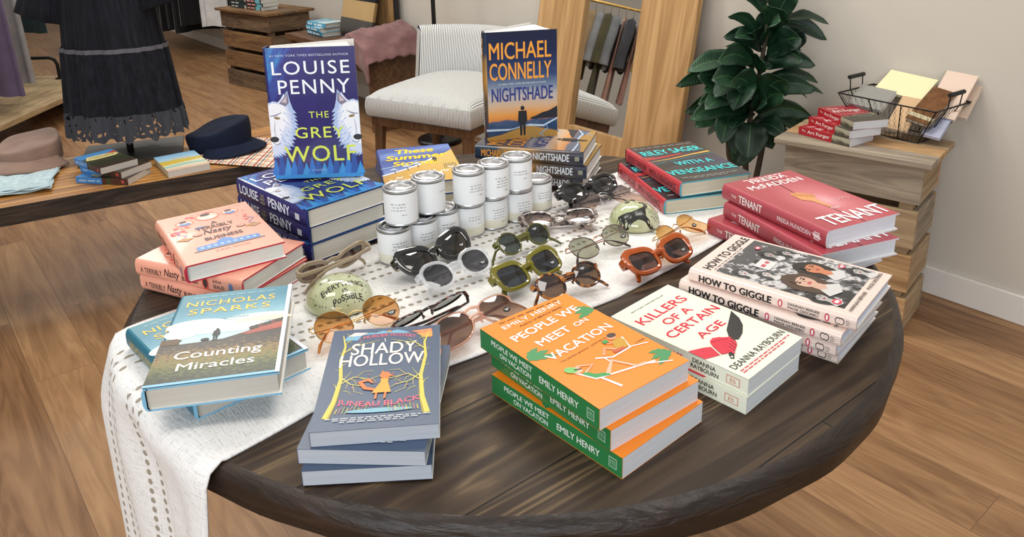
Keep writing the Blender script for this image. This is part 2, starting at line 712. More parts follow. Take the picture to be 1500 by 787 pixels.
hgt = mth('SUBTRACT', mth('MULTIPLY', wv, 0.5), mth('MULTIPLY', total, 0.8))
bp = N(nt, 'ShaderNodeBump', Strength=0.8, Distance=0.0028)
L(hgt, bp.inputs['Height'])
L(bp.outputs['Normal'], b.inputs['Normal'])

EDGE_F = [(-0.335, 0.721), (-0.249, 0.815), (-0.15, 0.872), (-0.052, 0.930), (0.158, 1.085), (0.341, 1.255), (0.46, 1.37), (0.50, 1.41)]
EDGE_B = [(-0.572, 1.026), (-0.53, 1.065), (-0.45, 1.14), (-0.364, 1.215), (0.079, 1.543), (0.239, 1.666), (0.30, 1.715), (0.33, 1.74)]


def poly_at(P, t):
    ds = [0]
    for a, b2 in zip(P, P[1:]):
        ds.append(ds[-1] + math.dist(a, b2))
    x = t * ds[-1]
    for i in range(len(P) - 1):
        if x <= ds[i + 1] or i == len(P) - 2:
            k = (x - ds[i]) / (ds[i + 1] - ds[i])
            return (P[i][0] + (P[i + 1][0] - P[i][0]) * k, P[i][1] + (P[i + 1][1] - P[i][1]) * k)


RZ = TT + 0.003                             # upper face of the runner
NT_, NH, NL = 49, 26, 70
HANG = 0.40
vs, uvs = [], []
rows = NH + NL
for i in range(rows):
    for j in range(NT_):
        t = j / (NT_ - 1)                   # 0 front edge, 1 back edge
        if i >= NH:
            s = (i - NH) / (NL - 1)
            f, bk = poly_at(EDGE_F, s), poly_at(EDGE_B, s)
            x, y = f[0] + (bk[0] - f[0]) * t, f[1] + (bk[1] - f[1]) * t
            dx, dy = x - TCX, y - TCY
            rr = math.hypot(dx, dy)
            if i - NH < 1:
                k = (TR - 0.010) / rr
                x, y = TCX + dx * k, TCY + dy * k
            elif rr > TR - 0.012:
                k = (TR - 0.012) / rr
                x, y = TCX + dx * k, TCY + dy * k
            z = RZ + 0.0006 * math.sin(31 * x + 17 * y)
            vs.append((x, y, z))
            uvs.append((s * 1.17, (1 - t) * 0.365))
        else:
            h = (NH - i) / NH * HANG        # distance below the table edge
            f, bk = EDGE_F[0], EDGE_B[0]
            x, y = f[0] + (bk[0] - f[0]) * t, f[1] + (bk[1] - f[1]) * t
            ang = math.atan2(y - TCY, x - TCX)
            bend = 0.022
            if h < bend * 1.4:
                a = h / (bend * 1.4) * math.pi / 2
                out, dz = -0.010 + bend * math.sin(a), -bend * (1 - math.cos(a))
            else:
                out, dz = -0.010 + bend, -bend - (h - bend * 1.4)
            wave = min(1.0, h / 0.12) * (0.010 * math.sin(t * 9.5 + 0.6) + 0.005 * math.sin(t * 21 + h * 6))
            rr = TR + out + wave
            squeeze = (t - 0.5) * min(1.0, h / 0.4) * 0.02
            ang += squeeze
            px, py = TCX + rr * math.cos(ang), TCY + rr * math.sin(ang)
            k = min(1.0, h / 0.11)          # lower down the cloth hangs flat, off the chord
            k = .85 * k * k * (3 - 2 * k)
            cx_, cy_ = f[0] + (bk[0] - f[0]) * t, f[1] + (bk[1] - f[1]) * t
            cx_, cy_ = cx_ - .790 * (.012 + .045 * t + wave), cy_ - .613 * (.012 + .045 * t + wave)
            vs.append((px + (cx_ - px) * k, py + (cy_ - py) * k, RZ + dz))
            uvs.append((-h, (1 - t) * 0.365))
fs = [(i * NT_ + j, i * NT_ + j + 1, (i + 1) * NT_ + j + 1, (i + 1) * NT_ + j) for i in range(rows - 1) for j in range(NT_ - 1)]
mb = MB()
mb.mesh(vs, [f[::-1] for f in fs], run_m, uvs)
runner = mb.build('table_runner', smooth=60)
sd = runner.modifiers.new('thickness', 'SOLIDIFY')
sd.thickness, sd.offset = 0.0025, -1
tag(runner, 'white woven eyelet table runner lying across the round table and hanging over its edge', 'table runner')

# ---------------------------------------------------------------- books
_pg = {}


def pages_mat(h):
    if h in _pg:
        return _pg[h]
    m, nt, b = newmat('book_pages')
    L = nt.links.new
    tc = N(nt, 'ShaderNodeTexCoord')
    mp = N(nt, 'ShaderNodeMapping')
    mp.inputs['Scale'].default_value = (9, 9, 1500)
    L(tc.outputs['Object'], mp.inputs['Vector'])
    n = N(nt, 'ShaderNodeTexNoise', Scale=1.0, Detail=2.0)
    L(mp.outputs['Vector'], n.inputs['Vector'])
    c = lin(h)
    r = ramp_node(nt, [(0.3, tuple(x * 0.86 for x in c[:3]) + (1,)), (0.6, c)])
    L(n.outputs['Fac'], r.inputs[0])
    L(r.outputs[0], b.inputs['Base Color'])
    b.inputs['Roughness'].default_value = 0.9
    b.inputs['Specular IOR Level'].default_value = 0.1
    bp = N(nt, 'ShaderNodeBump', Strength=0.25, Distance=0.0005)
    L(n.outputs['Fac'], bp.inputs['Height'])
    L(bp.outputs['Normal'], b.inputs['Normal'])
    _pg[h] = m
    return m


def make_book(label, w, l, t, hard, fm, fart, sm, sart, bm_, edge, pages, rough=0.35):
    root = empty('hardcover_book' if hard else 'paperback_book', (0, 0, 0))
    tag(root, label, 'book')
    M = lambda c: flat(c, rough, coat=0.15) if isinstance(c, str) else c
    fm, sm, bm_, edge = M(fm), M(sm), M(bm_), M(edge)
    x0, x1, y0, y1 = -w / 2, w / 2, -l / 2, l / 2
    tb = 0.0026 if hard else 0.0006
    xs = x0 + (0.0045 if hard else 0.0)
    inner = flat('efece6', 0.8)
    for nm, za, zb, mm in (('front_cover', t - tb, t, fm), ('back_cover', 0, tb, bm_)):
        mb = MB()
        V = [(xs, y0), (x1, y0), (x1, y1), (xs, y1)]
        uv = [((x - x0) / w, (y - y0) / l) for x, y in V]
        mb.face([(x, y, zb) for x, y in V], mm if nm == 'front_cover' else inner, uv)
        mb.face([(x, y, za) for x, y in V][::-1], inner if nm == 'front_cover' else mm, uv[::-1])
        for i in range(4):
            (ax, ay), (bx_, by) = V[i], V[(i + 1) % 4]
            mb.face([(ax, ay, za), (bx_, by, za), (bx_, by, zb), (ax, ay, zb)], edge)
        if nm == 'front_cover' and fart:
            fart.emit(mb, lambda u, v, k: (x0 + u * w, y0 + v * l, t + 0.00013 * k))
        mb.build(nm, root)
    mb = MB()
    if hard:
        P = [(xs, 0), (x0 + 0.0018, 0.0006), (x0 + 0.0002, 0.0028), (x0 - 0.0012, t * 0.2), (x0 - 0.0018, t * 0.32), (x0 - 0.0018, t * 0.68), (x0 - 0.0012, t * 0.8), (x0 + 0.0002, t - 0.0028), (x0 + 0.0018, t - 0.0006), (xs, t)]
        xf = x0 - 0.0018
    else:
        P = [(x0 + 0.001, 0), (x0, 0.0002), (x0, t - 0.0002), (x0 + 0.001, t)]
        xf = x0
    Q = [(min(max(x, x0) + tb, x0 + 0.012), min(max(z, tb), t - tb)) for x, z in P]
    for i in range(len(P) - 1):
        (ax, az), (bx_, bz) = P[i], P[i + 1]
        uva, uvb = az / t, bz / t
        mb.face([(ax, y0, az), (ax, y1, az), (bx_, y1, bz), (bx_, y0, bz)][::-1], sm, [(1, uva), (0, uva), (0, uvb), (1, uvb)][::-1])
    for y, fl in ((y0, 1), (y1, 0)):
        for i in range(len(P) - 1):
            f = [(P[i][0], y, P[i][1]), (P[i + 1][0], y, P[i + 1][1]), (Q[i + 1][0], y, Q[i + 1][1]), (Q[i][0], y, Q[i][1])]
            mb.face(f if fl else f[::-1], edge)
    if sart:
        sart.emit(mb, lambda u, v, k: (xf - 0.00013 * k, y1 - u * l, v * t))
    mb.build('spine', root)
    mb = MB()
    ins = 0.0034 if hard else 0.0006
    mb.box(x0 + (0.003 if hard else 0.0006), y0 + (ins if hard else 0.0002), tb, x1 - ins, y1 - (ins if hard else 0.0002), t - tb, pages_mat(pages))
    mb.build('page_block', root)
    return root


def put(root, x, y, z, deg):
    root.location = (x, y, z)
    root.rotation_euler = (0, 0, R(deg))


def pile(proto, spots, labels, group):
    """spots top first: x, y, z of the underside, turn"""
    for i, (sp, lb) in enumerate(zip(spots, labels)):
        o = proto if i == 0 else copy_tree(proto)
        put(o, *sp)
        o['label'] = lb
        o['group'] = group


def person_shape(A, u, v, h, col, layer=2):
    """small standing figure printed on a cover"""
    A.ell(u, v + h * 0.93, h * 0.10, h * 0.075, col, layer)
    A.poly([(u - h * .20, v + h * .84), (u + h * .20, v + h * .84), (u + h * .24, v + h * .45), (u + h * .15, v + h * .42), (u - h * .15, v + h * .42), (u - h * .24, v + h * .45)], col, layer)
    A.poly([(u - h * .15, v + h * .44), (u - h * .01, v + h * .44), (u - h * .04, v), (u - h * .13, v)], col, layer)
    A.poly([(u + h * .01, v + h * .44), (u + h * .15, v + h * .44), (u + h * .13, v), (u + h * .04, v)], col, layer)


def palm(A, u, v, ang, n, size, col, layer=1):
    for k in range(n):
        a = R(ang + (k - (n - 1) / 2) * 24)
        px, py = math.cos(a), math.sin(a)
        pts = []
        for i in range(9):
            f = i / 8
            wv = size * 0.16 * math.sin(math.pi * min(1, f * 1.02)) * (0.75 if i % 2 else 1.1)
            pts.append((f, wv))
        up = [(u + (px * f * size - py * w_) / 0.66, v + py * f * size + px * w_ - 0.25 * size * f * f) for f, w_ in pts]
        dn = [(u + (px * f * size + py * w_) / 0.66, v + py * f * size - px * w_ - 0.25 * size * f * f) for f, w_ in pts]
        A.poly(up + dn[::-1], col, layer)


# --- orange paperbacks, green spines
A = Art()
OR, GR, WH, BK = 'f58a12', '2c7d44', 'f7f4ee', '1c1a18'
A.words(.17, .962, .84, .970, '5a2c08', 7, 3)
A.text('EMILY HENRY', .15, .905, .86, .943, WH, 2, .015, rot=3)
A.text('Author of BEACH READ', .28, .866, .80, .886, '3a2108', 2, 0, .2, rot=3)
A.text('PEOPLE WE', .10, .762, .90, .830, WH, 3, .025, rot=5)
A.text('MEET', .22, .625, .60, .690, WH, 3, .025, rot=5)
A.text('ON', .66, .650, .82, .694, WH, 3, .025, rot=5)
A.text('VACATION', .14, .486, .90, .552, WH, 3, .025, rot=5)
A.text('"The perfect getaway." JODI PICOULT', .18, .432, .80, .450, '3a2108', 2, 0, .2, rot=4)
A.text('a novel', .86, .30, .97, .32, '3a2108', 2, 0, .3)
palm(A, 1.0, .73, 150, 3, .16, '3d8f55')
palm(A, .0, .55, 20, 3, .17, '3d8f55')
palm(A, 1.0, .12, 160, 3, .16, '3d8f55')
PT = 0.0268


LW, SKN = 'f4f2f0', 'efb89a'
A.line([(.15, .335), (.25, .195), (.45, .165), (.79, .115)], .013, LW, 2)
A.line([(.29, .185), (.335, .065)], [.014, .018], LW, 2)
A.line([(.69, .13), (.90, .055)], .009, LW, 2)
A.line([(.225, .275), (.27, .215), (.38, .185)], [.03, .036, .03], '2f9a4f', 3)
A.line([(.37, .19), (.52, .265), (.62, .145), (.72, .135)], [.026, .024, .018, .012], SKN, 3)
A.line([(.24, .27), (.36, .30), (.24, .345)], .013, SKN, 4)
A.ell(.205, .315, .048, .032, SKN, 4)
A.ell(.17, .335, .055, .028, '7ac06a', 5, -40)
A.line([(.19, .325), (.25, .31)], .010, BK, 6)
A.line([(.44, .335), (.56, .285), (.78, .295), (.84, .40)], .012, LW, 2)
A.line([(.50, .315), (.50, .265)], .008, LW, 2)
A.line([(.78, .30), (.95, .265)], .008, LW, 2)
A.poly([(.66, .315), (.78, .305), (.83, .375), (.80, .41), (.72, .40), (.68, .35)], 'c9971f', 4)
A.line([(.70, .31), (.60, .375), (.52, .325)], [.024, .018, .012], 'e7a07c', 3)
A.line([(.62, .315), (.74, .312)], .026, 'c4562a', 4)
A.ell(.765, .435, .042, .027, 'e7a07c', 4)
A.ell(.785, .448, .046, .022, '3a2a20', 5)
A.line([(.72, .385), (.66, .395), (.68, .42)], .010, 'e7a07c', 5)
A.rect(.645, .405, .70, .435, '2f9a4f', 6)
S = Art(8.0)
S.text('PEOPLE WE MEET', .11, .55, .48, .80, 'e9efe4', 2, .02)
S.text('ON VACATION', .19, .18, .47, .43, 'e9efe4', 2, .02)
S.text('EMILY HENRY', .54, .34, .85, .66, 'e9efe4', 2, .02)
S.rect(.91, .25, .965, .75, '8fb79a', 1)
S.rect(.917, .32, .958, .68, GR, 2)
S.text('m', .922, .38, .953, .62, '8fb79a', 3, .02)
pile(make_book('', .1422, .2121, PT, False, OR, A, GR, S, OR, OR, 'd3d5d9'),
     [(.0763, .8266, TT + PT * 2, 37.7), (.089, .827, TT + PT, 37.4), (.092, .816, TT, 41.3)],
     ['orange paperback with a green spine and two loungers on its cover, topmost of its stack',
      'orange paperback with a green spine in the middle of the orange stack',
      'orange paperback with a green spine at the bottom of the orange stack'], 'orange paperbacks')

# --- cream paperbacks, red hand with knife
A = Art()
CR, RD = 'eceedb', 'd4213d'
A.text('NEW YORK TIMES BESTSELLER', .20, .925, .76, .938, BK, 2, 0)
A.text('KILLERS', .09, .775, .88, .855, RD, 2, .03)
A.text('OF A', .27, .665, .72, .735, RD, 2, .03)
A.text('CERTAIN', .09, .55, .94, .625, RD, 2, .03)
A.text('AGE', .29, .42, .72, .485, RD, 2, .03)
A.text('a novel', .78, .41, .88, .425, BK, 2, 0, .3)
A.text('DEANNA RAYBOURN', .05, .10, .97, .148, BK, 2, .01)
A.words(.06, .068, .95, .078, 'd0606c', 12, 5)
A.words(.06, .048, .80, .058, 'd0606c', 10, 6)
A.poly([(.465, .30), (.60, .375), (.97, .485), (.90, .40), (.80, .335), (.66, .285), (.53, .262)], BK, 3)
A.line([(.19, .175), (.235, .20), (.34, .24), (.50, .29)], [.022, .034, .022, .022], BK, 3)
A.ell(.21, .187, .012, .008, CR, 4)
A.poly([(0, .405), (0, .285), (.10, .262), (.17, .245), (.235, .33), (.16, .362), (.08, .385)], RD, 2)
A.line([(.155, .235), (.24, .355)], .007, CR, 5)
A.poly([(.18, .245), (.24, .225), (.33, .212), (.43, .235), (.49, .27), (.48, .32), (.43, .362), (.36, .385), (.28, .365), (.235, .325)], RD, 4)
for k in range(4):
    A.line([(.275 + .052 * k, .196 + .017 * k), (.30 + .05 * k, .225 + .015 * k), (.325 + .045 * k, .275 + .012 * k)], [.016, .022, .02], 'd92b45', 6)
    A.line([(.305 + .052 * k, .198 + .017 * k), (.35 + .047 * k, .262 + .012 * k)], .0035, '7d1022', 7)
A.line([(.30, .37), (.42, .345), (.50, .305)], [.02, .022, .016], 'd92b45', 6)
S = Art(8.0)
S.text('KILLERS OF A CERTAIN AGE', .05, .32, .56, .68, RD, 2, .02)
S.text('DEANNA', .63, .54, .79, .80, BK, 2, .02)
S.text('RAYBOURN', .62, .20, .81, .46, BK, 2, .02)
S.rect(.86, .25, .95, .75, 'd9a690', 1)
S.rect(.867, .31, .943, .69, CR, 2)
S.text('B', .885, .38, .925, .62, 'd9a690', 3, .02)
KT = .0231
pile(make_book('', .1300, .2084, KT, False, CR, A, CR, S, CR, CR, 'd3d8da'),
     [(.2473, .9172, TT + KT, 43.1), (.245, .914, TT, 43.5)],
     ['cream paperback showing a red hand gripping a black knife, upper of the pair',
      'cream paperback lying on the table under the one with the red hand and knife'], 'cream paperbacks')

# --- pale pink hardcovers with a collage of faces
A = Art()
PK = 'e6d2c8'
A.text('HOW TO GIGGLE', .09, .885, .97, .945, '151313', 2, .045)
A.words(.12, .866, .72, .872, '5a5050', 9, 8)
collage = ramp_mat('grey_collage', [(0.25, '26262a'), (0.42, '77777a'), (0.52, 'b4b2b2'), (0.62, 'd8d6d5'), (0.8, '4a4a4d')], 20, (9, 13), 2.2)
A.it.append(([(.10, .09), (.97, .09), (.97, .855), (.10, .855)], [(0, 1, 2, 3)], collage, 1, .4))


def face(u, v, s, skin, hair, lips=None):
    A.ell(u - s * .1, v + s * .25, s * 1.75, s * 1.25, hair, 2, 12)
    A.ell(u - s * 1.1, v - s * .7, s * 1.0, s * 1.5, hair, 2, 14)
    A.ell(u + s * 1.3, v - s * .6, s * .8, s * 1.4, hair, 2, -10)
    A.poly([(u - s * 1.6, v - s * 2.4), (u - s * .5, v - s * 1.3), (u + s * .6, v - s * 1.3), (u + s * 2.0, v - s * 2.3), (u + s * .3, v - s * 2.9)], 'cfcdcc', 3)
    A.poly([(u - s * .6, v - s * .6), (u + s * .7, v - s * .6), (u + s * .8, v - s * 1.5), (u + s * .1, v - s * 1.9), (u - s * .7, v - s * 1.5)], skin, 4)
    A.ell(u + s * .1, v - s * .15, s * 1.2, s * .95, skin, 5)
    A.poly([(u - s * 1.1, v + s * .1), (u - s * .7, v + s * .75), (u + s * .5, v + s * .9), (u + s * 1.4, v + s * .3), (u + s * .6, v + s * .5), (u - s * .2, v + s * .45)], hair, 6)
    for d in (-.5, .65):
        A.ell(u + s * d, v + s * .02, s * .26, s * .09, '2a2020', 6)
        A.line([(u + s * (d - .3), v + s * .22), (u + s * (d + .3), v + s * .24)], s * .09, '2a2020', 6)
    A.line([(u + s * .1, v), (u + s * .2, v - s * .3)], s * .06, '8a6a5a', 6)
    A.ell(u + s * .12, v - s * .55, s * .42, s * .14, lips or 'a83a48', 6)


def lips(A, u, v, s, rot=0, asp=0.66):
    A.ell(u, v, s * 1.4, s * .75, 'd5485c', 5, rot, asp=asp)
    A.ell(u, v, s * .9, s * .33, 'f2e8e6', 6, rot, asp=asp)


for (u, v, s, sk, hr) in [(.52, .68, .035, 'b5b2b0', '2b2b2d'), (.72, .70, .04, '9a9896', '1e1e20'), (.20, .72, .04, 'c2c0be', '38383a'), (.85, .62, .035, 'aaa8a6', '252527'),
                          (.30, .60, .035, 'c6c4c2', '454547'), (.16, .24, .045, 'b0aeac', '222224'), (.86, .18, .04, 'b9b7b5', '303032')]:
    face(u, v, s, sk, hr)
face(.67, .41, .072, 'c77f5a', '1d1614', 'b34a4a')
face(.36, .39, .080, 'cfa792', '4a3426', 'c05a62')
lips(A, .80, .785, .026)
lips(A, .17, .145, .035)
lips(A, .88, .27, .028)
A.rect(.40, .60, .60, .70, 'd9d7d6', 3)
A.words(.43, .64, .57, .665, 'c2525e', 2, 4, 4)
A.text('HANNAH BERNER', .08, .045, .51, .066, '151313', 2, .02)
A.text('PAIGE DESORBO', .57, .045, .96, .066, '151313', 2, .02)
S = Art(8.0)
S.text('HOW TO GIGGLE', .07, .22, .53, .78, '151313', 2, .045)
S.text('HANNAH BERNER', .625, .53, .805, .72, '151313', 2, .02)
S.text('PAIGE DESORBO', .625, .27, .80, .46, '151313', 2, .02)
for u in (.58, .845):
    S.ell(u, .5, .014, .30, 'c9465a', 2, asp=1.0)
    S.ell(u, .5, .006, .20, 'f2e8e6', 3, asp=1.0)
for u in (.905, .922):
    S.ell(u, .5, .017, .26, '3a3535', 2, asp=1.0)
    S.ell(u, .5, .0125, .19, PK, 3, asp=1.0)
S.words(.945, .62, .965, .66, '5a5050', 1, 1)
S.words(.945, .48, .97, .52, '5a5050', 1, 1)
S.words(.945, .34, .965, .38, '5a5050', 1, 1)
GT = .0193
pile(make_book('', .1522, .2327, GT, True, PK, A, PK, S, PK, 'd7c6c0', 'c9d2e4'),
     [(.389, 1.009, TT + GT * 3, 49.8), (.376, 1.006, TT + GT * 2, 47.0), (.376, 1.014, TT + GT, 46.5), (.381, 1.026, TT, 48.5)],
     ['pale pink book with a black and white collage of faces, topmost of its stack', 'pale pink book directly under the one with the collage cover',
      'pale pink book third from the top of the pale pink stack', 'pale pink book lying on the table at the bottom of the pale pink stack'], 'pale pink books')

# --- red hardcovers
A = Art()
A.words(.25, .965, .82, .978, 'f3dfe0', 8, 2)
A.text('FREIDA', .30, .895, .82, .955, 'f7f0ee', 2, .02)
A.text('McFADDEN', .14, .785, .90, .86, 'f7f0ee', 2, .02)
A.line([(.56, 1.0), (.55, .86), (.51, .70), (.47, .56), (.50, .30), (.52, .0)], .006, '3a1a1c', 3)
A.poly([(.40, .58), (.44, .615), (.52, .60), (.60, .545), (.585, .48), (.54, .43), (.535, .30), (.515, .27), (.50, .30), (.47, .43), (.40, .48)], 'd99a62', 4)
for k in range(4):
    A.ell(.45 + k * .045, .575 - k * .022, .045, .022, 'c98550', 5, 60)
A.text('THE', .48, .255, .60, .28, 'f3dfe0', 4, .01)
A.text('TENANT', .13, .05, .99, .195, 'fbf6f4', 5, .02)
for k in range(3):
    A.words(.72, .40 - k * .018, .88 + .02 * k, .406 - k * .018, 'e8b9bb', 4, k)
fm = ramp_mat('red_cover', [(0.0, 'e3a7ac'), (0.16, 'cc7078'), (0.45, 'b04550'), (1.0, '9c3943')], 0, (30, 30), .05, .38, .1, radial=(.62, .40))
S = Art(8.0)
S.text('THE', .10, .44, .155, .62, 'f3dfe0', 2, .01)
S.text('TENANT', .18, .28, .42, .76, 'f7f0ee', 2, .02)
S.text('FREIDA McFADDEN', .57, .34, .87, .60, 'f3dfe0', 2, .01)
S.rect(.90, .28, .945, .72, 'f3dfe0', 1)
S.rect(.906, .34, .939, .66, 'a33c47', 2)
S.line([(.91, .6), (.935, .4)], .06, 'f3dfe0', 3, 1.0)
TN = .0294
tm = ramp_mat('red_spine', [(0.3, 'a8414c'), (0.7, 'b24a55')], 0, (60, 8), .8, .4, .1)
pile(make_book('', .157, .2429, TN, True, fm, A, tm, S, 'a8414c', 'd9dae4', 'dfe4ec'),
     [(.5029, 1.2571, RZ + TN * 2, 25.0), (.497, 1.234, RZ + TN, 20.9), (.481, 1.251, RZ, 31.0)],
     ['red hardcover with a hand hanging on a dark thread, topmost of the red stack', 'red hardcover in the middle of the red stack',
      'red hardcover at the bottom of the red stack, turned out from under the others'], 'red hardcovers')

# --- slate blue paperbacks with a woodland picture
A = Art()
SB, YE, PI2 = '42546f', 'd9c94e', 'd9607a'
A.text('A MURDER MYSTERY', .23, .86, .78, .895, PI2, 2, .02, bend=.035)
A.poly([(.28, .925), (.34, .95), (.40, .945), (.46, .965), (.53, .955), (.60, .968), (.68, .945), (.72, .92), (.5, .935)], '6fb0cf', 1)
A.poly([(.50, .945), (.56, .945), (.52, .965)], 'e8973f', 3)
A.poly([(.11, .87), (.24, .865), (.27, .92), (.14, .915)], '6fb0cf', 2)
A.poly([(.14, .915), (.27, .92), (.33, .95), (.20, .96)], 'e6d5d2', 2)
A.poly([(.73, .94), (.92, .96), (.93, .915), (.83, .905)], 'e5885a', 2)
A.poly([(.78, .91), (.93, .915), (.93, .86), (.86, .855)], 'e3a04a', 2)
A.text('SHADY', .20, .70, .79, .825, 'efe6dd', 3, .01)
A.text('HOLLOW', .12, .575, .86, .70, 'efe6dd', 3, .01)
A.line([(.49, .87), (.50, .83)], .005, 'efe6dd', 2)
A.text('JUNEAU BLACK', .17, .205, .84, .265, PI2, 3, .02, bend=-.035)
for sgn, u0 in ((1, .07), (-1, .93)):
    f = lambda x: u0 + sgn * x
    A.line([(f(.03), .10), (f(.07), .25), (f(.09), .45), (f(.055), .65), (f(.07), .80), (f(.03), .93)], [.036, .024, .021, .018, .013, .005], YE, 2)
    A.line([(f(.055), .10), (f(.095), .25), (f(.105), .42)], [.012, .005, .003], 'a8963a', 3)
    for (xa, ya, xb, yb) in ((.10, .44, .17, .53), (.17, .455, .23, .40), (.26, .455, .31, .41), (.14, .44, .15, .36), (.24, .385, .29, .42), (.13, .345, .20, .30), (.10, .76, .17, .74), (.20, .81, .24, .77), (.28, .83, .33, .80), (.065, .86, .12, .84), (.06, .58, .11, .62), (.08, .52, .02, .56), (.07, .36, .02, .42), (.07, .68, .02, .74), (.33, .44, .39, .41)):
        A.line([(f(xa), ya), (f((xa + xb) / 2 + .01), (ya + yb) / 2 + .008), (f(xb), yb)], [.006, .004, .002], 'c6bd6a', 1)
    A.line([(f(.08), .40), (f(.20), .47), (f(.34), .44), (f(.42), .47)], [.012, .009, .006, .003], 'c6bd6a', 2)
    A.line([(f(.08), .48), (f(.18), .40), (f(.30), .37), (f(.38), .33)], [.010, .008, .005, .003], 'c6bd6a', 2)
    A.line([(f(.055), .72), (f(.15), .80), (f(.25), .82), (f(.38), .855)], [.012, .008, .006, .003], 'c6bd6a', 1)
    A.line([(f(.15), .80), (f(.22), .85)], .004, 'c6bd6a', 1)
    A.line([(f(.22), .47), (f(.28), .52), (f(.36), .52)], .004, 'c6bd6a', 1)
    A.line([(f(.20), .395), (f(.22), .33), (f(.30), .30)], .004, 'c6bd6a', 1)
    A.line([(f(.07), .82), (f(.12), .90), (f(.06), .95)], .004, 'c6bd6a', 2)
    for k in range(9):
        A.line([(f(.10 + .028 * k), .135), (f(.11 + .03 * k), .175 + .012 * (k % 3))], .006, ['c9b54a', 'a86a72', '8fa05a'][k % 3], 3)
    for k in range(7):
        A.ell(f(.20 + .032 * k), .36 + .02 * ((k * 5) % 7), .008, .005, 'c46a78', 3)
A.ell(.52, .145, .27, .018, '7fb4c6', 2)
A.poly([(.44, .30), (.60, .30), (.565, .40), (.57, .435), (.50, .435), (.505, .40)], 'eaa52e', 4)
A.ell(.535, .465, .045, .033, 'e0762c', 5)
A.poly([(.55, .485), (.62, .455), (.55, .45)], 'e0762c', 5)
A.poly([(.50, .49), (.51, .515), (.53, .49)], 'e0762c', 5)
A.line([(.47, .33), (.38, .35), (.33, .41), (.40, .43), (.44, .395)], [.02, .026, .03, .026, .01], 'e0762c', 3)
for u in (.48, .555):
    A.line([(u, .30), (u - .005, .245)], .012, 'e0762c', 4)
for k in range(3):
    A.words(.10 + .06 * k, .088 - .016 * k, .93 - .10 * k, .094 - .016 * k, 'cdd3da', 14 - 3 * k, 11 + k)
S = Art(8.0)
S.text('SHADY HOLLOW', .08, .25, .5, .75, 'efe6dd', 2, .01)
S.text('JUNEAU BLACK', .56, .28, .88, .72, PI2, 2, .01)
ST = .0184
pile(make_book('', .1367, .2062, ST, False, SB, A, SB, S, SB, SB, 'b9c0c9'),
     [(-.1602, .8093, RZ + ST * 2, 4.4), (-.16, .798, RZ + ST, -3.5), (-.165, .793, RZ, 2.6)],
     ['slate blue paperback with yellow trees and an orange fox, topmost of its stack', 'slate blue paperback in the middle of the slate blue stack, turned slightly askew',
      'slate blue paperback lying on the table at the bottom of the slate blue stack'], 'slate blue paperbacks')

# --- teal and meadow hardcovers
A = Art()
A.words(.13, .945, .84, .953, 'a8c9cf', 9, 21)
A.text('NICHOLAS', .09, .835, .86, .90, 'f1c640', 2, .006, sp=1.1)
A.text('SPARKS', .13, .735, .83, .80, 'f1c640', 2, .006, sp=1.1)
for (u, v, a, b_, c) in [(.25, .60, .26, .07, 'dfe7e6'), (.36, .56, .30, .07, 'eef2ee'), (.14, .52, .14, .06, 'e6ecea'), (.74, .64, .26, .035, 'cfe2e4'), (.80, .60, .24, .03, 'e9ddc2'), (.60, .53, .28, .05, 'd5e8ee')]:
    A.ell(u, v, a, b_, c, 1)
A.poly([(0, 0), (1, 0), (1, .58), (.93, .55), (.86, .54), (.80, .50), (.70, .475), (.62, .45), (.50, .415), (.30, .405), (0, .40)], ramp_mat('meadow_print', [(0.0, '1c1f12'), (0.12, '3d4a1f'), (0.2, '73702c'), (0.27, '8a6a2c'), (0.33, '3f3420'), (0.43, '241c14'), (0.6, '4a2a1e')], 0, (22, 60), .55), 2)
A.poly([(.62, .45), (.72, .475), (.82, .505), (.88, .54), (1, .56), (1, .47), (.84, .45), (.70, .43)], ramp_mat('autumn_hill', [(0.40, '6e3322'), (0.48, 'a8402c'), (0.58, 'b5653a')], 0, (22, 22), .15), 3)
for k in range(8):
    A.ell(.72 + .035 * k, .50 + .009 * k, .03, .022, ['3a2a1e', '2d3320', '6a3524'][k % 3], 3)
A.poly([(0, .40), (.15, .40), (.15, .435), (.17, .44), (.12, .465), (0, .465)], '5b4427', 3)
person_shape(A, .43, .405, .13, '15161a', 4)
A.ell(.35, .425, .035, .016, '15161a', 4)
A.text('a novel', .44, .645, .66, .662, '5e7f80', 3, 0, .1)
A.text('Counting', .15, .215, .83, .315, 'f6f3ec', 4, .01)
A.text('Miracles', .20, .125, .79, .195, 'f6f3ec', 4, .01)
A.rect(0, 0, 1, .022, '8cc4e6', 6)
A.rect(.965, 0, 1, 1, 'dfe3ea', 7)
fm = ramp_mat('teal_sky', [(0.4, 'b7d7da'), (0.62, '5d9db2'), (0.8, '2a7b93'), (1.0, '2f7f8f')], -8, (3, 6), .25)
S = Art(8.0)
S.text('NICHOLAS SPARKS', .07, .3, .48, .7, 'c7b24a', 2, .01)
S.text('Counting Miracles', .54, .3, .88, .7, 'dfe7e6', 2, .0)
sm = ramp_mat('teal_spine', [(0.2, '1d5f78'), (0.8, '246f85')], 0, (5, 5), .3)
CT = .0304
pile(make_book('', .1526, .2274, CT, True, fm, A, sm, S, '2a6e86', '7fb9d8', 'c9c5bb'),
     [(-.376, .9038, RZ + CT, 10.9), (-.406, .936, RZ, 43.4)],
     ['teal hardcover with a walker on an autumn meadow, upper of the pair on the runner', 'teal hardcover lying crossways under the one with the walker'], 'teal hardcovers')

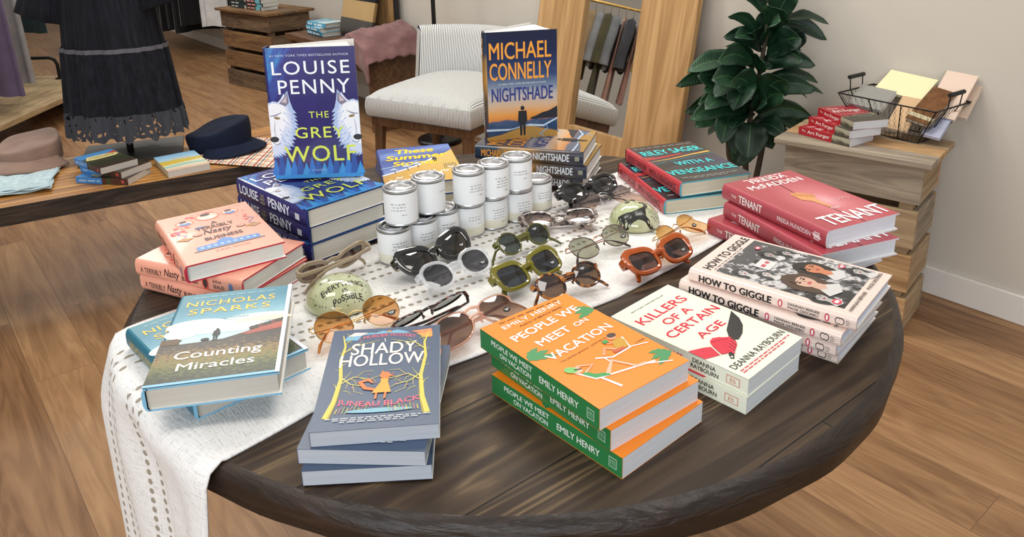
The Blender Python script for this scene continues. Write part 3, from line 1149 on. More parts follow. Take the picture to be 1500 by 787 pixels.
# --- peach hardcovers with red edges
A = Art()
PE = 'eea68e'
A.words(.36, .945, .92, .953, 'd98a78', 8, 31)
for (u, v, s) in [(.25, .80, .08), (.51, .85, .11), (.76, .85, .08)]:
    A.ell(u, v, s * 1.25, s * .78, 'd7785e', 1)
    A.ell(u, v, s * 1.05, s * .62, 'f2c4ae', 2)
    A.ell(u, v - s * .25, s * .75, s * .35, '5b86c4' if s < .1 else 'efe4d2', 3)
    A.ell(u, v + s * .15, s * .42, s * .32, 'f0d9c4', 4)
    A.ell(u - s * .1, v + s * .35, s * .5, s * .26, '3a2c2a', 5)
rnd = random.Random(5)
for k in range(70):
    a = rnd.uniform(0, math.pi)
    rr = rnd.uniform(.30, .46)
    u, v = .52 + rr * math.cos(a) * 1.02, .60 + rr * math.sin(a) * .78
    if any(abs(u - x) < .11 and abs(v - y) < .07 for x, y in ((.25, .80), (.51, .85), (.76, .85))):
        continue
    if k % 3 == 0:
        A.ell(u, v, .03, .014, 'd9524e', 1, rnd.uniform(0, 180), 9)
    else:
        d = rnd.uniform(0, 6.28)
        A.line([(u, v), (u + .05 * math.cos(d), v + .035 * math.sin(d))], .004, 'e06a60', 1)
for sgn in (1, -1):
    u = .52 + sgn * .36
    A.line([(u, .66), (u + .05 * sgn, .60), (u - .03 * sgn, .54), (u + .04 * sgn, .48), (u - .02 * sgn, .42)], .007, '7d93cf', 2)
    A.poly([(u - .10, .47), (u - .02, .50), (u + .08, .465), (u, .43)], 'b9894a', 2)
A.poly([(.30, .62), (.33, .66), (.44, .645), (.38, .625)], '5b86c4', 2)
A.text('A', .49, .665, .56, .715, '2c2226', 3, .02)
A.text('TERRIBLY', .31, .58, .71, .645, '2c2226', 3, .01)
A.text('Nasty', .35, .455, .66, .565, '2c2226', 3, .01, .35)
A.ell(.29, .50, .05, .022, '2c2226', 2)
A.ell(.29, .50, .042, .016, PE, 3)
A.ell(.75, .50, .05, .022, '2c2226', 2)
A.ell(.75, .50, .042, .016, PE, 3)
A.text('BUSINESS', .33, .355, .72, .415, '2c2226', 3, .02)
A.poly([(.20, .20), (.20, .27), (.42, .28), (.42, .31), (.50, .345), (.58, .31), (.58, .28), (.84, .27), (.84, .20)], '5c8ac6', 2)
for k in range(9):
    A.ell(.25 + .067 * k, .235, .02, .018, '9fc0e4', 3)
A.rect(.16, .185, .88, .20, '7b8aa8', 2)
A.text('JULIA SEALES', .35, .12, .70, .14, '7a4038', 3, .01)
S = Art(8.0)
S.text('A TERRIBLY', .05, .30, .26, .62, '2c2226', 2, .01)
S.text('Nasty', .28, .2, .43, .8, '2c2226', 2, .01, .35)
S.text('BUSINESS', .45, .30, .60, .60, '2c2226', 2, .02)
S.ell(.67, .45, .03, .40, 'd9524e', 2, asp=1.0)
S.ell(.67, .45, .02, .28, '3a2c2a', 3, asp=1.0)
S.text('JULIA', .74, .55, .82, .75, '2c2226', 2, .01)
S.text('SEALES', .74, .25, .84, .47, '2c2226', 2, .01)
S.ell(.90, .45, .02, .3, '6b7fa8', 2, asp=1.0)
NTK = .0278
pile(make_book('', .1494, .2147, NTK, True, PE, A, PE, S, PE, 'b8203a', 'dad8d2'),
     [(-.4805, 1.1806, RZ + NTK * 2, 33.7), (-.473, 1.166, RZ + NTK, 66.5), (-.471, 1.166, RZ, 64.0)],
     ['peach hardcover with red edges and a flowery cover, topmost and turned across its stack', 'peach hardcover with red edges in the middle of the peach stack',
      'peach hardcover with red edges at the bottom of the peach stack'], 'peach hardcovers')

# --- indigo hardcovers with white wolves
A = Art()
WB = '2a2570'
A.text('#1 NEW YORK TIMES BESTSELLING AUTHOR', .07, .933, .93, .95, 'c9d3ea', 5, .0, sp=1.1)
A.text('LOUISE', .08, .80, .93, .90, 'eef3fb', 7, .004, sp=1.15)
A.text('PENNY', .13, .655, .92, .76, 'eef3fb', 3, .004, sp=1.15)
A.text('THE', .44, .470, .66, .518, 'd6e257', 7, .0, sp=1.15)
A.text('GREY', .27, .315, .82, .40, 'd6e257', 7, .008, sp=1.1)
A.text('WOLF', .13, .13, .93, .255, 'd6e257', 7, .01, sp=1.1)
A.text('A NOVEL', .42, .055, .58, .07, 'a9bce0', 5, .0)
A.poly([(.0, .0), (1, 0), (1, .03), (0, .03)], '2f86c8', 2)
for k in range(15):
    u = .02 + k * .068
    A.poly([(u - .05, .03), (u + .05, .03), (u, .17 + .05 * math.sin(k * 2.1) + (.05 if k in (1, 2, 12, 13) else 0))], ['2f74c4', '26509e', '3a8fd0'][k % 3], 2)
n0 = len(A.it)
for sgn, u0 in ((1, 0.0), (-1, 1.0)):
    f = lambda x: u0 + sgn * x
    rw = random.Random(9)
    head = [(0, .66), (.06, .675), (.11, .665), (.17, .705), (.225, .765), (.245, .67), (.27, .60), (.275, .53), (.285, .46), (.265, .40), (.23, .33), (.19, .27), (.13, .21), (.06, .19), (0, .18)]
    fur = []
    for (a, b2), (c, d) in zip(head, head[1:]):          # ragged coat
        fur.append((a, b2))
        if b2 < .62:
            for q in (.25, .5, .75):
                mx_, my_ = a + (c - a) * q, b2 + (d - b2) * q
                fur.append((mx_ + (.035 if q != .5 else -.008), my_ - (.022 if q != .5 else 0)))
    fur.append(head[-1])
    A.poly([(f(max(0, a)), b2) for a, b2 in fur], 'a9bfe4', 3)
    A.poly([(f(max(0, a * .84 - .004)), .43 + (b2 - .43) * .93) for a, b2 in fur], 'cfd9ee', 4)
    A.poly([(f(0), .645), (f(.08), .655), (f(.17), .635), (f(.205), .57), (f(.19), .49), (f(.145), .42), (f(.11), .34), (f(.07), .29), (f(0), .27)], 'eceff6', 5)
    A.poly([(f(.125), .655), (f(.175), .695), (f(.222), .745), (f(.232), .66), (f(.19), .625)], '77728a', 5)
    A.poly([(f(.15), .665), (f(.195), .70), (f(.213), .725), (f(.205), .655)], 'c9b9bd', 6)
    A.ell(f(.085), .525, .034, .011, '2a2430', 6, -14 * sgn)
    A.ell(f(.085), .526, .022, .008, 'd0a23c', 7, -14 * sgn)
    A.ell(f(.085), .526, .008, .006, '15141c', 8)
    A.line([(f(.01), .545), (f(.07), .548), (f(.14), .575)], [.006, .014, .004], '8c8ba0', 6)
    A.line([(f(.06), .50), (f(.045), .42), (f(.05), .36)], [.004, .010, .006], 'b9bfd2', 6)
    A.ell(f(.035), .335, .05, .026, '1b1c26', 7)
    A.line([(f(.02), .305), (f(.05), .285), (f(.10), .30)], .005, '5a5a70', 7)
    for k in range(16):
        x, y = rw.uniform(.10, .24), rw.uniform(.25, .60)
        A.line([(f(x), y), (f(x + .035), y - .028)], [.008, .001], ['7fb2e6', 'ffffff', '9fb4dc'][k % 3], 6)
    for k in range(8):
        x, y = rw.uniform(.02, .10), rw.uniform(.58, .65)
        A.line([(f(x), y), (f(x + .02), y + .03)], [.008, .001], 'ffffff', 6)
A.it[n0:] = [([(u, .18 + (v - .18) * .86) for u, v in p_], f_, c_, l_, r_) for p_, f_, c_, l_, r_ in A.it[n0:]]
fm = ramp_mat('indigo_aurora', [(0.0, '241e66'), (0.35, '2a2578'), (0.5, '2b4fa8'), (0.62, '2f7fc0'), (0.72, '2a2a80'), (1.0, '30308a')], -52, (2.0, 7), 1.1, .22, .4)
S = Art(8.0)
S.text('LOUISE', .05, .28, .33, .80, 'eef3fb', 2, .02)
S.text('THE', .37, .62, .42, .76, 'b9b77a', 2, .01)
S.text('GREY', .36, .42, .43, .56, 'b9b77a', 2, .01)
S.text('WOLF', .36, .22, .43, .36, 'b9b77a', 2, .01)
S.text('PENNY', .48, .28, .78, .80, 'eef3fb', 2, .02)
S.rect(.85, .3, .905, .62, 'c7c9d2', 2)
GW, GL_, GTK = .160, .240, .0347
proto = make_book('', GW, GL_, GTK, True, fm, A, ramp_mat('indigo_spine', [(0.3, '1d1a55'), (0.7, '25276c')], 0, (5, 5), .6, .25, .3), S, '231f5e', '1b2f62', 'cfcabf', .22)
pile(proto, [(-.371, 1.352, RZ + GTK * 2, 45.5), (-.376, 1.366, RZ + GTK, 46.5), (-.374, 1.366, RZ, 46.0)],
     ['indigo hardcover lying flat on its stack under the upright wolf book', 'indigo hardcover lying second from the top of the indigo stack', 'indigo hardcover lying on the table at the bottom of the indigo stack'], 'indigo hardcovers')
st = copy_tree(proto)
st['label'] = 'indigo hardcover with two white wolves standing upright on its stack'


def open_up(root, w, l, t, phi, pages):
    """a book standing slightly open: rear board swung back about the spine, leaves fanned between"""
    for ch in list(root.children):
        if ch.name.startswith('back_cover'):
            piv = Vector((-w / 2 + .004, 0, .001))
            Mr = Matrix.Rotation(phi, 3, 'Y')
            ch.rotation_euler = (0, phi, 0)
            ch.location = piv - Mr @ piv
        if ch.name.startswith('page_block'):
            bpy.data.objects.remove(ch)
    mb = MB()
    x0, x1, y0, y1 = -w / 2 + .003, w / 2 - .0034, -l / 2 + .0034, l / 2 - .0034
    nf = 9
    for k in range(nf):                      # thick gatherings of leaves
        a, b2 = k / nf, (k + .86) / nf
        zs = lambda q: t - .0028 - q * (t - .0056)
        sw = lambda q: -math.tan(phi * .72) * (x1 - x0) * max(0, q) ** 1.3
        P = [(x0, zs(a)), (x1 - .022 * a, zs(a) + sw(a)), (x1 - .022 * b2, zs(b2) + sw(b2)), (x0, zs(b2))]
        lo = [(x, y0, z) for x, z in P]
        hi = [(x, y1, z) for x, z in P]
        m_ = pages_mat(pages)
        mb.mesh(lo + hi, [(0, 1, 2, 3)[::-1], (4, 5, 6, 7), (0, 4, 7, 3), (1, 2, 6, 5), (0, 1, 5, 4), (3, 7, 6, 2)], m_)
    o = mb.build('page_block', root)


def stand(o, left, right, l, t, lean, z):
    """upright: lower left and lower right corner of the front cover"""
    ang = math.atan2(right[1] - left[1], right[0] - left[0])
    M = Matrix.Rotation(ang, 4, 'Z') @ Matrix.Rotation(math.pi / 2 - lean, 4, 'X')
    mid = Vector(((left[0] + right[0]) / 2, (left[1] + right[1]) / 2, z))
    o.rotation_euler = M.to_euler()
    o.location = mid - M @ Vector((0, -l / 2, t))
    if lean:                                # the rear lower edge carries it
        o.location.z += math.sin(lean) * 0


open_up(st, GW, GL_, GTK, R(26), 'e4e2dc')
stand(st, (-.437, 1.358), (-.269, 1.366), GL_, GTK, R(2), RZ + GTK * 3 + .0036)

# --- navy thrillers with a man on a beach
A = Art()
OG = 'eda13a'
A.text('MICHAEL', .06, .75, .92, .905, OG, 3, .012)
A.text('CONNELLY', .06, .56, .92, .72, OG, 3, .012)
A.text('#1 NEW YORK TIMES BESTSELLING AUTHOR', .18, .515, .84, .53, 'd7dbe2', 3, .0)
A.text('NIGHTSHADE', .08, .36, .94, .49, '27357e', 3, .02)
A.poly([(.62, .195), (.70, .21), (.78, .235), (.88, .25), (1, .29), (1, .18), (.62, .18)], '171d2c', 3)
A.poly([(0, .0), (1, 0), (1, .05), (.6, .12), (.45, .10), (.2, .05), (0, .03)], 'a8813f', 3)
A.poly([(0, .11), (.35, .10), (.6, .135), (.8, .12), (1, .18), (1, .165), (.8, .10), (.55, .12), (.3, .085), (0, .09)], 'b9cde0', 4)
A.line([(.83, .13), (.86, .08), (.74, .03), (.80, .015)], .008, '6fb0e6', 5)
person_shape(A, .505, .03, .28, '15171f', 5)
fm = ramp_mat('beach_dusk', [(0.0, '1d3a5f'), (0.17, '23446c'), (0.185, 'cf7e30'), (0.235, 'dc9748'), (0.31, 'cfae8c'), (0.41, 'b5b0ae'), (0.50, '6f829e'), (0.60, '2a4370'), (0.8, '1a2a50'), (1.0, '17223f')], 0, (4, 9), .07, .15, .5)
S = Art(8.0)
S.text('MICHAEL CONNELLY', .06, .26, .52, .78, OG, 2, .02)
S.text('NIGHTSHADE', .545, .26, .875, .78, 'dfe4ec', 2, .02)
S.rect(.925, .35, .965, .65, '8d8f7a', 2)
sm = ramp_mat('navy_spine', [(0.0, '1a3048'), (0.18, '27405a'), (0.25, '9a7a4a'), (0.45, 'b98a48'), (0.62, '5c4a38'), (1.0, '16223c')], 90, (3, 5), .18, .2, .4)
sm.node_tree.nodes['Mapping'].inputs['Location'].default_value = (0, 0, 0)
NW, NL2, NTH = .157, .235, .0305
proto = make_book('', NW, NL2, NTH, True, fm, A, sm, S, '17223f', '1b2748', 'd4d4d2', .18)
pile(proto, [(.056, 1.646, TT + NTH * 2, 73.4), (.066, 1.650, TT + NTH, 72.0), (.064, 1.664, TT, 69.5)],
     ['navy thriller lying flat on its stack under the upright one', 'navy thriller second from the top of its stack behind the candle tins', 'navy thriller at the bottom of its stack behind the candle tins'], 'navy thrillers')
st = copy_tree(proto)
st['label'] = 'navy thriller with a man on a beach at dusk standing upright on its stack'
open_up(st, NW, NL2, NTH, R(36), 'e8e8e6')
stand(st, (-.0553, 1.628), (.1022, 1.661), NL2, NTH, 0, TT + NTH * 3 + .0008)
stand_night = st

# --- black and turquoise hardcovers with red spines
A = Art()
TQ = '3fd0d2'
A.words(.06, .93, .95, .945, '8a8f96', 8, 51)
A.text('RILEY SAGER', .08, .72, .97, .85, TQ, 3, .02)
A.poly([(0, .60), (0, .70), (.20, .66), (.45, .68), (.62, .70), (.55, .66), (.25, .62)], 'a8372f', 2)
A.line([(.05, .56), (.35, .58), (.70, .63), (1, .66)], [.01, .02, .026, .04], 'c9a24a', 2)
A.line([(.10, .50), (.40, .535), (.75, .585), (1, .60)], .02, '2d6a6c', 2)
for k in range(9):
    A.rect(.05 + .03 * k, .36 + .008 * k, .062 + .03 * k, .47 + .01 * k, '4a4438', 2)
A.text('WITH A', .30, .385, .84, .485, TQ, 3, .02)
A.text('VENGEANCE', .02, .175, .98, .29, TQ, 3, .02)
A.words(.10, .085, .88, .098, '9a9a94', 9, 52)
A.words(.22, .055, .72, .066, '9a9a94', 6, 53)
fm = ramp_mat('night_train', [(0.0, '1b1c20'), (0.4, '22242a'), (0.55, '20304a'), (0.7, '2b2540'), (1.0, '1c1d22')], 15, (3, 8), .5, .3, .2)
S = Art(8.0)
S.text('RILEY SAGER', .06, .28, .42, .72, '4a1418', 2, .01)
S.text('WITH A VENGEANCE', .47, .28, .93, .72, '4a1418', 2, .01)
S.rect(0, .0, .012, 1, '17181c', 2)
VT = .0304
proto = make_book('', .157, .235, VT, True, fm, A, 'c03a42', S, '1b1c20', '3f97a8', 'cbc3ae', .3)
pile(proto, [(.361, 1.554, RZ + VT, 17.8), (.338, 1.539, RZ, 13.9)],
     ['black hardcover with turquoise lettering and a red spine, upper of the pair', 'black hardcover with turquoise lettering, lower of the pair on the runner'], 'black hardcovers with red spines')

# --- seaside hardcovers behind the candle tins
A = Art()
for k, (u0, v0, u1, v1, tx) in enumerate([(.24, .80, .76, .93, 'These'), (.09, .625, .92, .765, 'Summer'), (.16, .455, .76, .585, 'Storms')]):
    A.text(tx, u0, v0, u1, v1, 'f2d21f', 3, .045, .15)
A.poly([(0, 0), (1, 0), (1, .82), (.90, .74), (.76, .66), (.62, .52), (.42, .40), (.15, .28), (0, .22)], ramp_mat('sand_print', [(0.0, 'b98a3c'), (0.4, 'd0a44c'), (0.9, 'd8b765')], 30, (7, 9), .6), 1)
A.line([(0, .24), (.25, .34), (.45, .43), (.62, .54), (.75, .66)], .025, 'e3e8ec', 2)
A.line([(0, .42), (.3, .5), (.5, .58)], .014, 'a9c0e6', 1)
for (u, v) in [(.16, .36), (.33, .42), (.47, .47)]:
    A.poly([(u - .07, v), (u, v + .06), (u + .07, v)], 'b7c4de', 3)
    A.line([(u, v), (u + .01, v - .09)], .008, '4a4a52', 3)
person_shape(A, .72, .50, .14, '3a3230', 4)
for k in range(10):
    u, v = .12 + .085 * k, .10 + .05 * math.sin(k * 2.3) + .02 * k
    A.poly([(u - .05, v + .03), (u, v), (u + .05, v + .035), (u + .02, v - .02), (u - .03, v - .02)], 'efece2', 3)
for k in range(7):
    A.line([(.80 + .025 * k, .30), (.81 + .024 * k, .42 + .02 * (k % 2))], .006, '6a5a3a', 2)
fm = ramp_mat('sea_print', [(0.2, '7f9bd2'), (0.45, '3f62b4'), (0.6, '2d4b9c'), (0.75, '6f8fd0'), (0.85, '3152a6'), (1.0, '3a5aae')], -10, (3, 12), .25, .3, .2)
S = Art(8.0)
S.text('These Summer Storms', .1, .3, .7, .7, 'f2d21f', 2, .01)
MT = .0285
proto = make_book('', .155, .232, MT, True, fm, A, '2f4fa0', S, '2f4fa0', '24407f', 'd3ccb8')
pile(proto, [(-.189, 1.509, TT + MT * 2, 13.0), (-.186, 1.512, TT + MT, 16.0), (-.184, 1.510, TT, 12.0)],
     ['blue hardcover with yellow script and a sandy beach printed on it, behind the candle tins', 'blue hardcover under the one with yellow script behind the candle tins', 'blue hardcover at the bottom of its stack behind the candle tins'], 'blue seaside hardcovers')

# ---------------------------------------------------------------- candle tins
tin_m, nt, b = newmat('tin_metal')
b.inputs['Base Color'].default_value = lin('c3c4c6')
b.inputs['Metallic'].default_value = 1.0
b.inputs['Roughness'].default_value = 0.33
label_m = flat('e9ebec', 0.6)
wax_m = flat('e4e1d0', 0.45, coat=0.3)
CR_, CH = 0.0283, 0.064


def make_tin(label):
    t = empty('candle_tin', (0, 0, 0))
    tag(t, label, 'candle', 'candle tins')
    mb = MB()
    mb.lathe([(0, 0), (CR_ - .002, 0), (CR_ - .0004, .0006), (CR_ + .0003, .002), (CR_ - .0006, .0036), (CR_ - .0008, CH - .006), (CR_ + .0012, CH - .0045), (CR_ + .0016, CH - .002), (CR_ + .0008, CH - .0004), (CR_ - .001, CH), (CR_ - .003, CH - .001), (CR_ - .0045, CH - .004), (0, CH - .004)], tin_m, 48)
    mb.build('tin_body', t, smooth=35)
    mb = MB()
    mb.lathe([(CR_ - .0046, CH - .0038), (CR_ - .0050, CH + .0008), (CR_ - .0068, CH + .0016), (CR_ - .0085, CH + .0006), (CR_ - .0095, CH - .0022), (CR_ - .0165, CH - .0026), (CR_ - .0175, CH - .0018), (0, CH - .0016)], tin_m, 48)
    mb.build('lid', t, smooth=40)
    return t


def tin_label(t, seed, lines, face_deg, zc=0.5, cream=True):
    """paper wrap with a few typed lines too small to read"""
    mb = MB()
    r = CR_ + .0005
    z0, z1 = .0042, CH - .0066
    zm = z0 + (.30 * (z1 - z0) if cream else 0)
    if cream:
        mb.lathe([(r - .0009, z0), (r, z0), (r, zm)], wax_m, 48)
    mb.lathe([(r, zm), (r, z1), (r - .0009, z1)], label_m, 48)
    rnd = random.Random(seed)
    ink = flat('3c3c3e', 0.7)
    W = 0.030
    for k in range(lines):
        z = z0 + (z1 - z0) * (zc + .16) - k * .0053
        if k == lines - 1:
            z -= .003
        x0 = -W * .5 + rnd.uniform(0, .004)
        x1 = W * .5 - rnd.uniform(0, .006)
        if k == lines - 1:
            x0, x1 = W * .12, W * .42
        x = x0
        while x < x1:
            wl = min(rnd.uniform(.0022, .0062), x1 - x)
            n = max(1, int(wl / .0009))
            for q in range(n):               # each word a few letter-like ticks
                xa, xb = x + q * wl / n, x + (q + .72) * wl / n
                hh = .0011 + (.0006 if rnd.random() < .3 else 0)
                ps = []
                for xx, zz in ((xa, z), (xb, z), (xb, z + hh), (xa, z + hh)):
                    a = R(face_deg) + xx / r
                    ps.append(((r + .0002) * math.cos(a), (r + .0002) * math.sin(a), zz))
                mb.face(ps, ink)
            x += wl + .0018
    mb.build('label', t, smooth=50)


TZ = RZ + .0004
tin_spots = [  # x, y, level, where the print faces, lines, label
    (-.2040, 1.2360, 0, -62, 5, 'front left candle tin of the lower row, with a five-line label, beside the black sunglasses'),
    (-.1620, 1.2740, 0, -58, 4, 'second candle tin from the front in the lower row, behind the big black sunglasses'),
    (-.1270, 1.3130, 0, -62, 3, 'third candle tin from the front in the lower row, mostly hidden by big black sunglasses'),
    (-.0825, 1.3430, 0, -58, 3, 'fourth candle tin from the front in the lower row'),
    (-.0395, 1.3770, 0, -58, 5, 'fifth candle tin from the front in the lower row'),
    (.0080, 1.4100, 0, -60, 5, 'sixth candle tin from the front in the lower row, next to the single one'),
    (.0480, 1.4600, 0, -60, 4, 'last candle tin of the lower row, with nothing stacked on it'),
    (-.1910, 1.2480, 1, -88, 4, 'front left candle tin of the upper row, with its print in the middle'),
    (-.1480, 1.2960, 1, -22, 2, 'second candle tin from the front in the upper row, its print turned away'),
    (-.0790, 1.3290, 1, -55, 4, 'third candle tin from the front in the upper row'),
    (-.0350, 1.3640, 1, -52, 5, 'fourth candle tin from the front in the upper row'),
    (.0080, 1.4000, 1, -72, 3, 'rear candle tin of the upper row, topmost in front of the navy thrillers'),
]
for i, (x, y, lv, fd, ln, lb) in enumerate(tin_spots):
    if i == 0:
        t = tin0 = make_tin(lb)
    else:
        t = copy_tree(tin0)
    t.location = (x, y, TZ + lv * (CH + .0019))
    t['label'] = lb
for o, (x, y, lv, fd, ln, lb) in zip([o for o in bpy.data.objects if o.name.startswith('candle_tin')], tin_spots):
    tin_label(o, int(x * 1e4) & 255, ln, fd, .5, lv == 0)

# ---------------------------------------------------------------- glass paperweights
glass_m, nt, b = newmat('pale_green_glass')
b.inputs['Roughness'].default_value = 0.06
b.inputs['Base Color'].default_value = lin('c3c79c')
b.inputs['Coat Weight'].default_value = 1.0
b.inputs['Coat Roughness'].default_value = 0.02
b.inputs['Subsurface Weight'].default_value = 0.25
b.inputs['Subsurface Radius'].default_value = (0.02, 0.02, 0.012)
tc = N(nt, 'ShaderNodeTexCoord')
nz = N(nt, 'ShaderNodeTexNoise', Scale=22.0, Detail=3.0)
nt.links.new(tc.outputs['Object'], nz.inputs['Vector'])
rr_ = ramp_node(nt, [(0.35, 'b2b788'), (0.6, 'cdd1ae'), (0.75, 'c7cdb8')])
nt.links.new(nz.outputs['Fac'], rr_.inputs[0])
nt.links.new(rr_.outputs[0], b.inputs['Base Color'])


def dome_z(x, y, a, h):
    q = min(1.0, math.hypot(x, y) / a)
    return .006 + h * (1 - q ** 2.3) ** 0.62


def paperweight(label, x, y, a, h, art, turn):
    o = empty('glass_paperweight', (x, y, RZ + .0005), (0, 0, R(turn)))
    tag(o, label, 'paperweight', 'glass paperweights')
    mb = MB()
    prof = [(0, 0), (a * .93, 0), (a * .985, .002), (a, .006)]
    prof += [(a * q, dome_z(a * q, 0, a, h)) for q in (.99, .97, .94, .9, .84, .77, .68, .58, .46, .33, .2, .1, 0.001)]
    mb.lathe(prof, glass_m, 56)
    mb.build('dome', o, smooth=60)
    mb = MB()
    for i, (pts, fs, col, layer, rough) in enumerate(art.it):
        p2, f2 = diced([((u - .5) * 2 * a, (v - .5) * 2 * a) for u, v in pts], fs, .004)
        mb.mesh([(px, py, dome_z(px, py, a, h) + .00035 + 1e-5 * i) for px, py in p2], f2, flat(col, .25, coat=.6))
    mb.build('print', o)
    return o


A = Art()
INK = '23231f'
A.text('EvERYTHiNG', .18, .25, .80, .345, INK, 2, .02, asp=1, bend=.0)
A.text('iS', .46, .165, .54, .22, INK, 2, .02)
A.text('PoSSiBLE', .29, .075, .73, .14, INK, 2, .02)
rnd = random.Random(3)
for k in range(60):
    an, q = rnd.uniform(0, 6.283), rnd.choice([.44, .47, .46, .40, .36])
    A.ell(.5 + q * math.cos(an), .5 + q * math.sin(an), .008, .006, INK, 2, rnd.uniform(0, 180), 6, 1)
for (u, v) in [(.36, .48), (.66, .45), (.50, .60), (.24, .50), (.72, .58)]:
    for q in range(3):
        A.line([(u - .025 * math.cos(q * 1.05), v - .025 * math.sin(q * 1.05)), (u + .025 * math.cos(q * 1.05), v + .025 * math.sin(q * 1.05))], .007, INK, 2, 1)
paperweight('pale green glass paperweight with a three-line motto in black letters', -.270, 1.086, .0515, .037, A, 30)
A = Art()
SH = -.17
A.poly([(.0 + .06, .47), (.10, .50), (.20, .46), (.34, .42), (.46, .44), (.58, .50), (.62, .56), (.59, .62), (.53, .62), (.54, .68), (.62, .68), (.69, .62), (.69, .53), (.62, .45), (.52, .37), (.60, .33), (.80, .20), (.74, .165), (.56, .255), (.44, .28), (.30, .27), (.16, .25), (.07, .33)], INK, 2)
for (u, v, s) in [(.47, .82, .050), (.34, .74, .042)]:
    for q in range(5):
        A.ell(u + s * .8 * math.cos(q * 1.257), v + s * .8 * math.sin(q * 1.257), s * .55, s * .5, INK, 2, 0, 10, 1)
    A.ell(u, v, s * .4, s * .4, INK, 3, 0, 8, 1)
A.line([(.46, .77), (.47, .70), (.50, .64)], .012, INK, 2, 1)
for k in range(3):
    A.words(.66 + .02 * k, .47 - .06 * k, .94 - .03 * k, .485 - .06 * k, '55564a', 4, 60 + k)
A.it = [([(u + .02, v - .20) for u, v in p_], f_, c_, l_, r_) for p_, f_, c_, l_, r_ in A.it]
paperweight('pale green glass paperweight with a black branching figure and small flowers', .226, 1.366, .0475, .038, A, 8)


# ---------------------------------------------------------------- sunglasses
def clear_mat(name, h, alpha, rough=.12, h2=None, nscale=60):
    """acetate: part see-through"""
    m, nt, b = newmat(name)
    b.inputs['Base Color'].default_value = lin(h)
    b.inputs['Roughness'].default_value = rough
    b.inputs['Alpha'].default_value = alpha
    b.inputs['Coat Weight'].default_value = .6
    b.inputs['Coat Roughness'].default_value = .04
    if h2:
        tc = N(nt, 'ShaderNodeTexCoord')
        n = N(nt, 'ShaderNodeTexNoise', Scale=nscale, Detail=2.0, Distortion=.8)
        nt.links.new(tc.outputs['Object'], n.inputs['Vector'])
        r = ramp_node(nt, h2)
        nt.links.new(n.outputs['Fac'], r.inputs[0])
        nt.links.new(r.outputs[0], b.inputs['Base Color'])
    return m


def lens_mat(name, top, bottom, y0=-.02, y1=.02, gloss=.10):
    m = bpy.data.materials.new(name)
    m.use_nodes = True
    nt = m.node_tree
    nt.nodes.clear()
    L = nt.links.new
    out = N(nt, 'ShaderNodeOutputMaterial')
    tr = N(nt, 'ShaderNodeBsdfTransparent')
    gl = N(nt, 'ShaderNodeBsdfGlossy', Roughness=0.02)
    mx = N(nt, 'ShaderNodeMixShader')
    fr = N(nt, 'ShaderNodeLayerWeight', Blend=.5)
    pw = N(nt, 'ShaderNodeMath', operation='POWER')
    L(fr.outputs['Facing'], pw.inputs[0])
    pw.inputs[1].default_value = 4.0
    a2 = N(nt, 'ShaderNodeMath', operation='MULTIPLY_ADD')
    L(pw.outputs[0], a2.inputs[0])
    a2.inputs[1].default_value = .6
    a2.inputs[2].default_value = gloss
    gm = N(nt, 'ShaderNodeNewGeometry')
    iv = N(nt, 'ShaderNodeMath', operation='SUBTRACT')
    iv.inputs[0].default_value = 1.0
    L(gm.outputs['Backfacing'], iv.inputs[1])
    ad = N(nt, 'ShaderNodeMath', operation='MULTIPLY')     # only the outer face mirrors the room
    L(a2.outputs[0], ad.inputs[0])
    L(iv.outputs[0], ad.inputs[1])
    L(ad.outputs[0], mx.inputs[0])
    L(tr.outputs[0], mx.inputs[1])
    L(gl.outputs[0], mx.inputs[2])
    tc = N(nt, 'ShaderNodeTexCoord')
    sx = N(nt, 'ShaderNodeSeparateXYZ')
    L(tc.outputs['Object'], sx.inputs[0])
    mr = N(nt, 'ShaderNodeMapRange')
    mr.inputs['From Min'].default_value, mr.inputs['From Max'].default_value = y0, y1
    L(sx.outputs['Y'], mr.inputs['Value'])
    sq = lambda h: tuple(c ** .42 for c in lin(h)[:3]) + (1,)     # light passes two faces of the lens
    r = ramp_node(nt, [(0, sq(bottom)), (1, sq(top))])
    L(mr.outputs[0], r.inputs[0])
    L(r.outputs[0], tr.inputs['Color'])
    L(mx.outputs[0], out.inputs['Surface'])
    return m


def outline(a, b_, n_=2.4, lift=0.0, drop=0.0, N_=44):
    P = []
    for k in range(N_):
        t = 2 * math.pi * k / N_
        c, s = math.cos(t), math.sin(t)
        x = a * math.copysign(abs(c) ** (2 / n_), c)
        y = b_ * math.copysign(abs(s) ** (2 / n_), s)
        q = (x / a + 1) / 2
        y += lift * (q ** 2 if y > 0 else q ** 2 * .55) - lift * .3
        if y < 0:
            x += drop * (y / b_) * -1 * (0.5 if x > 0 else 0.15)
            y *= 1 + drop * 8 * (q if True else 0)
        P.append((x, y))
    return P


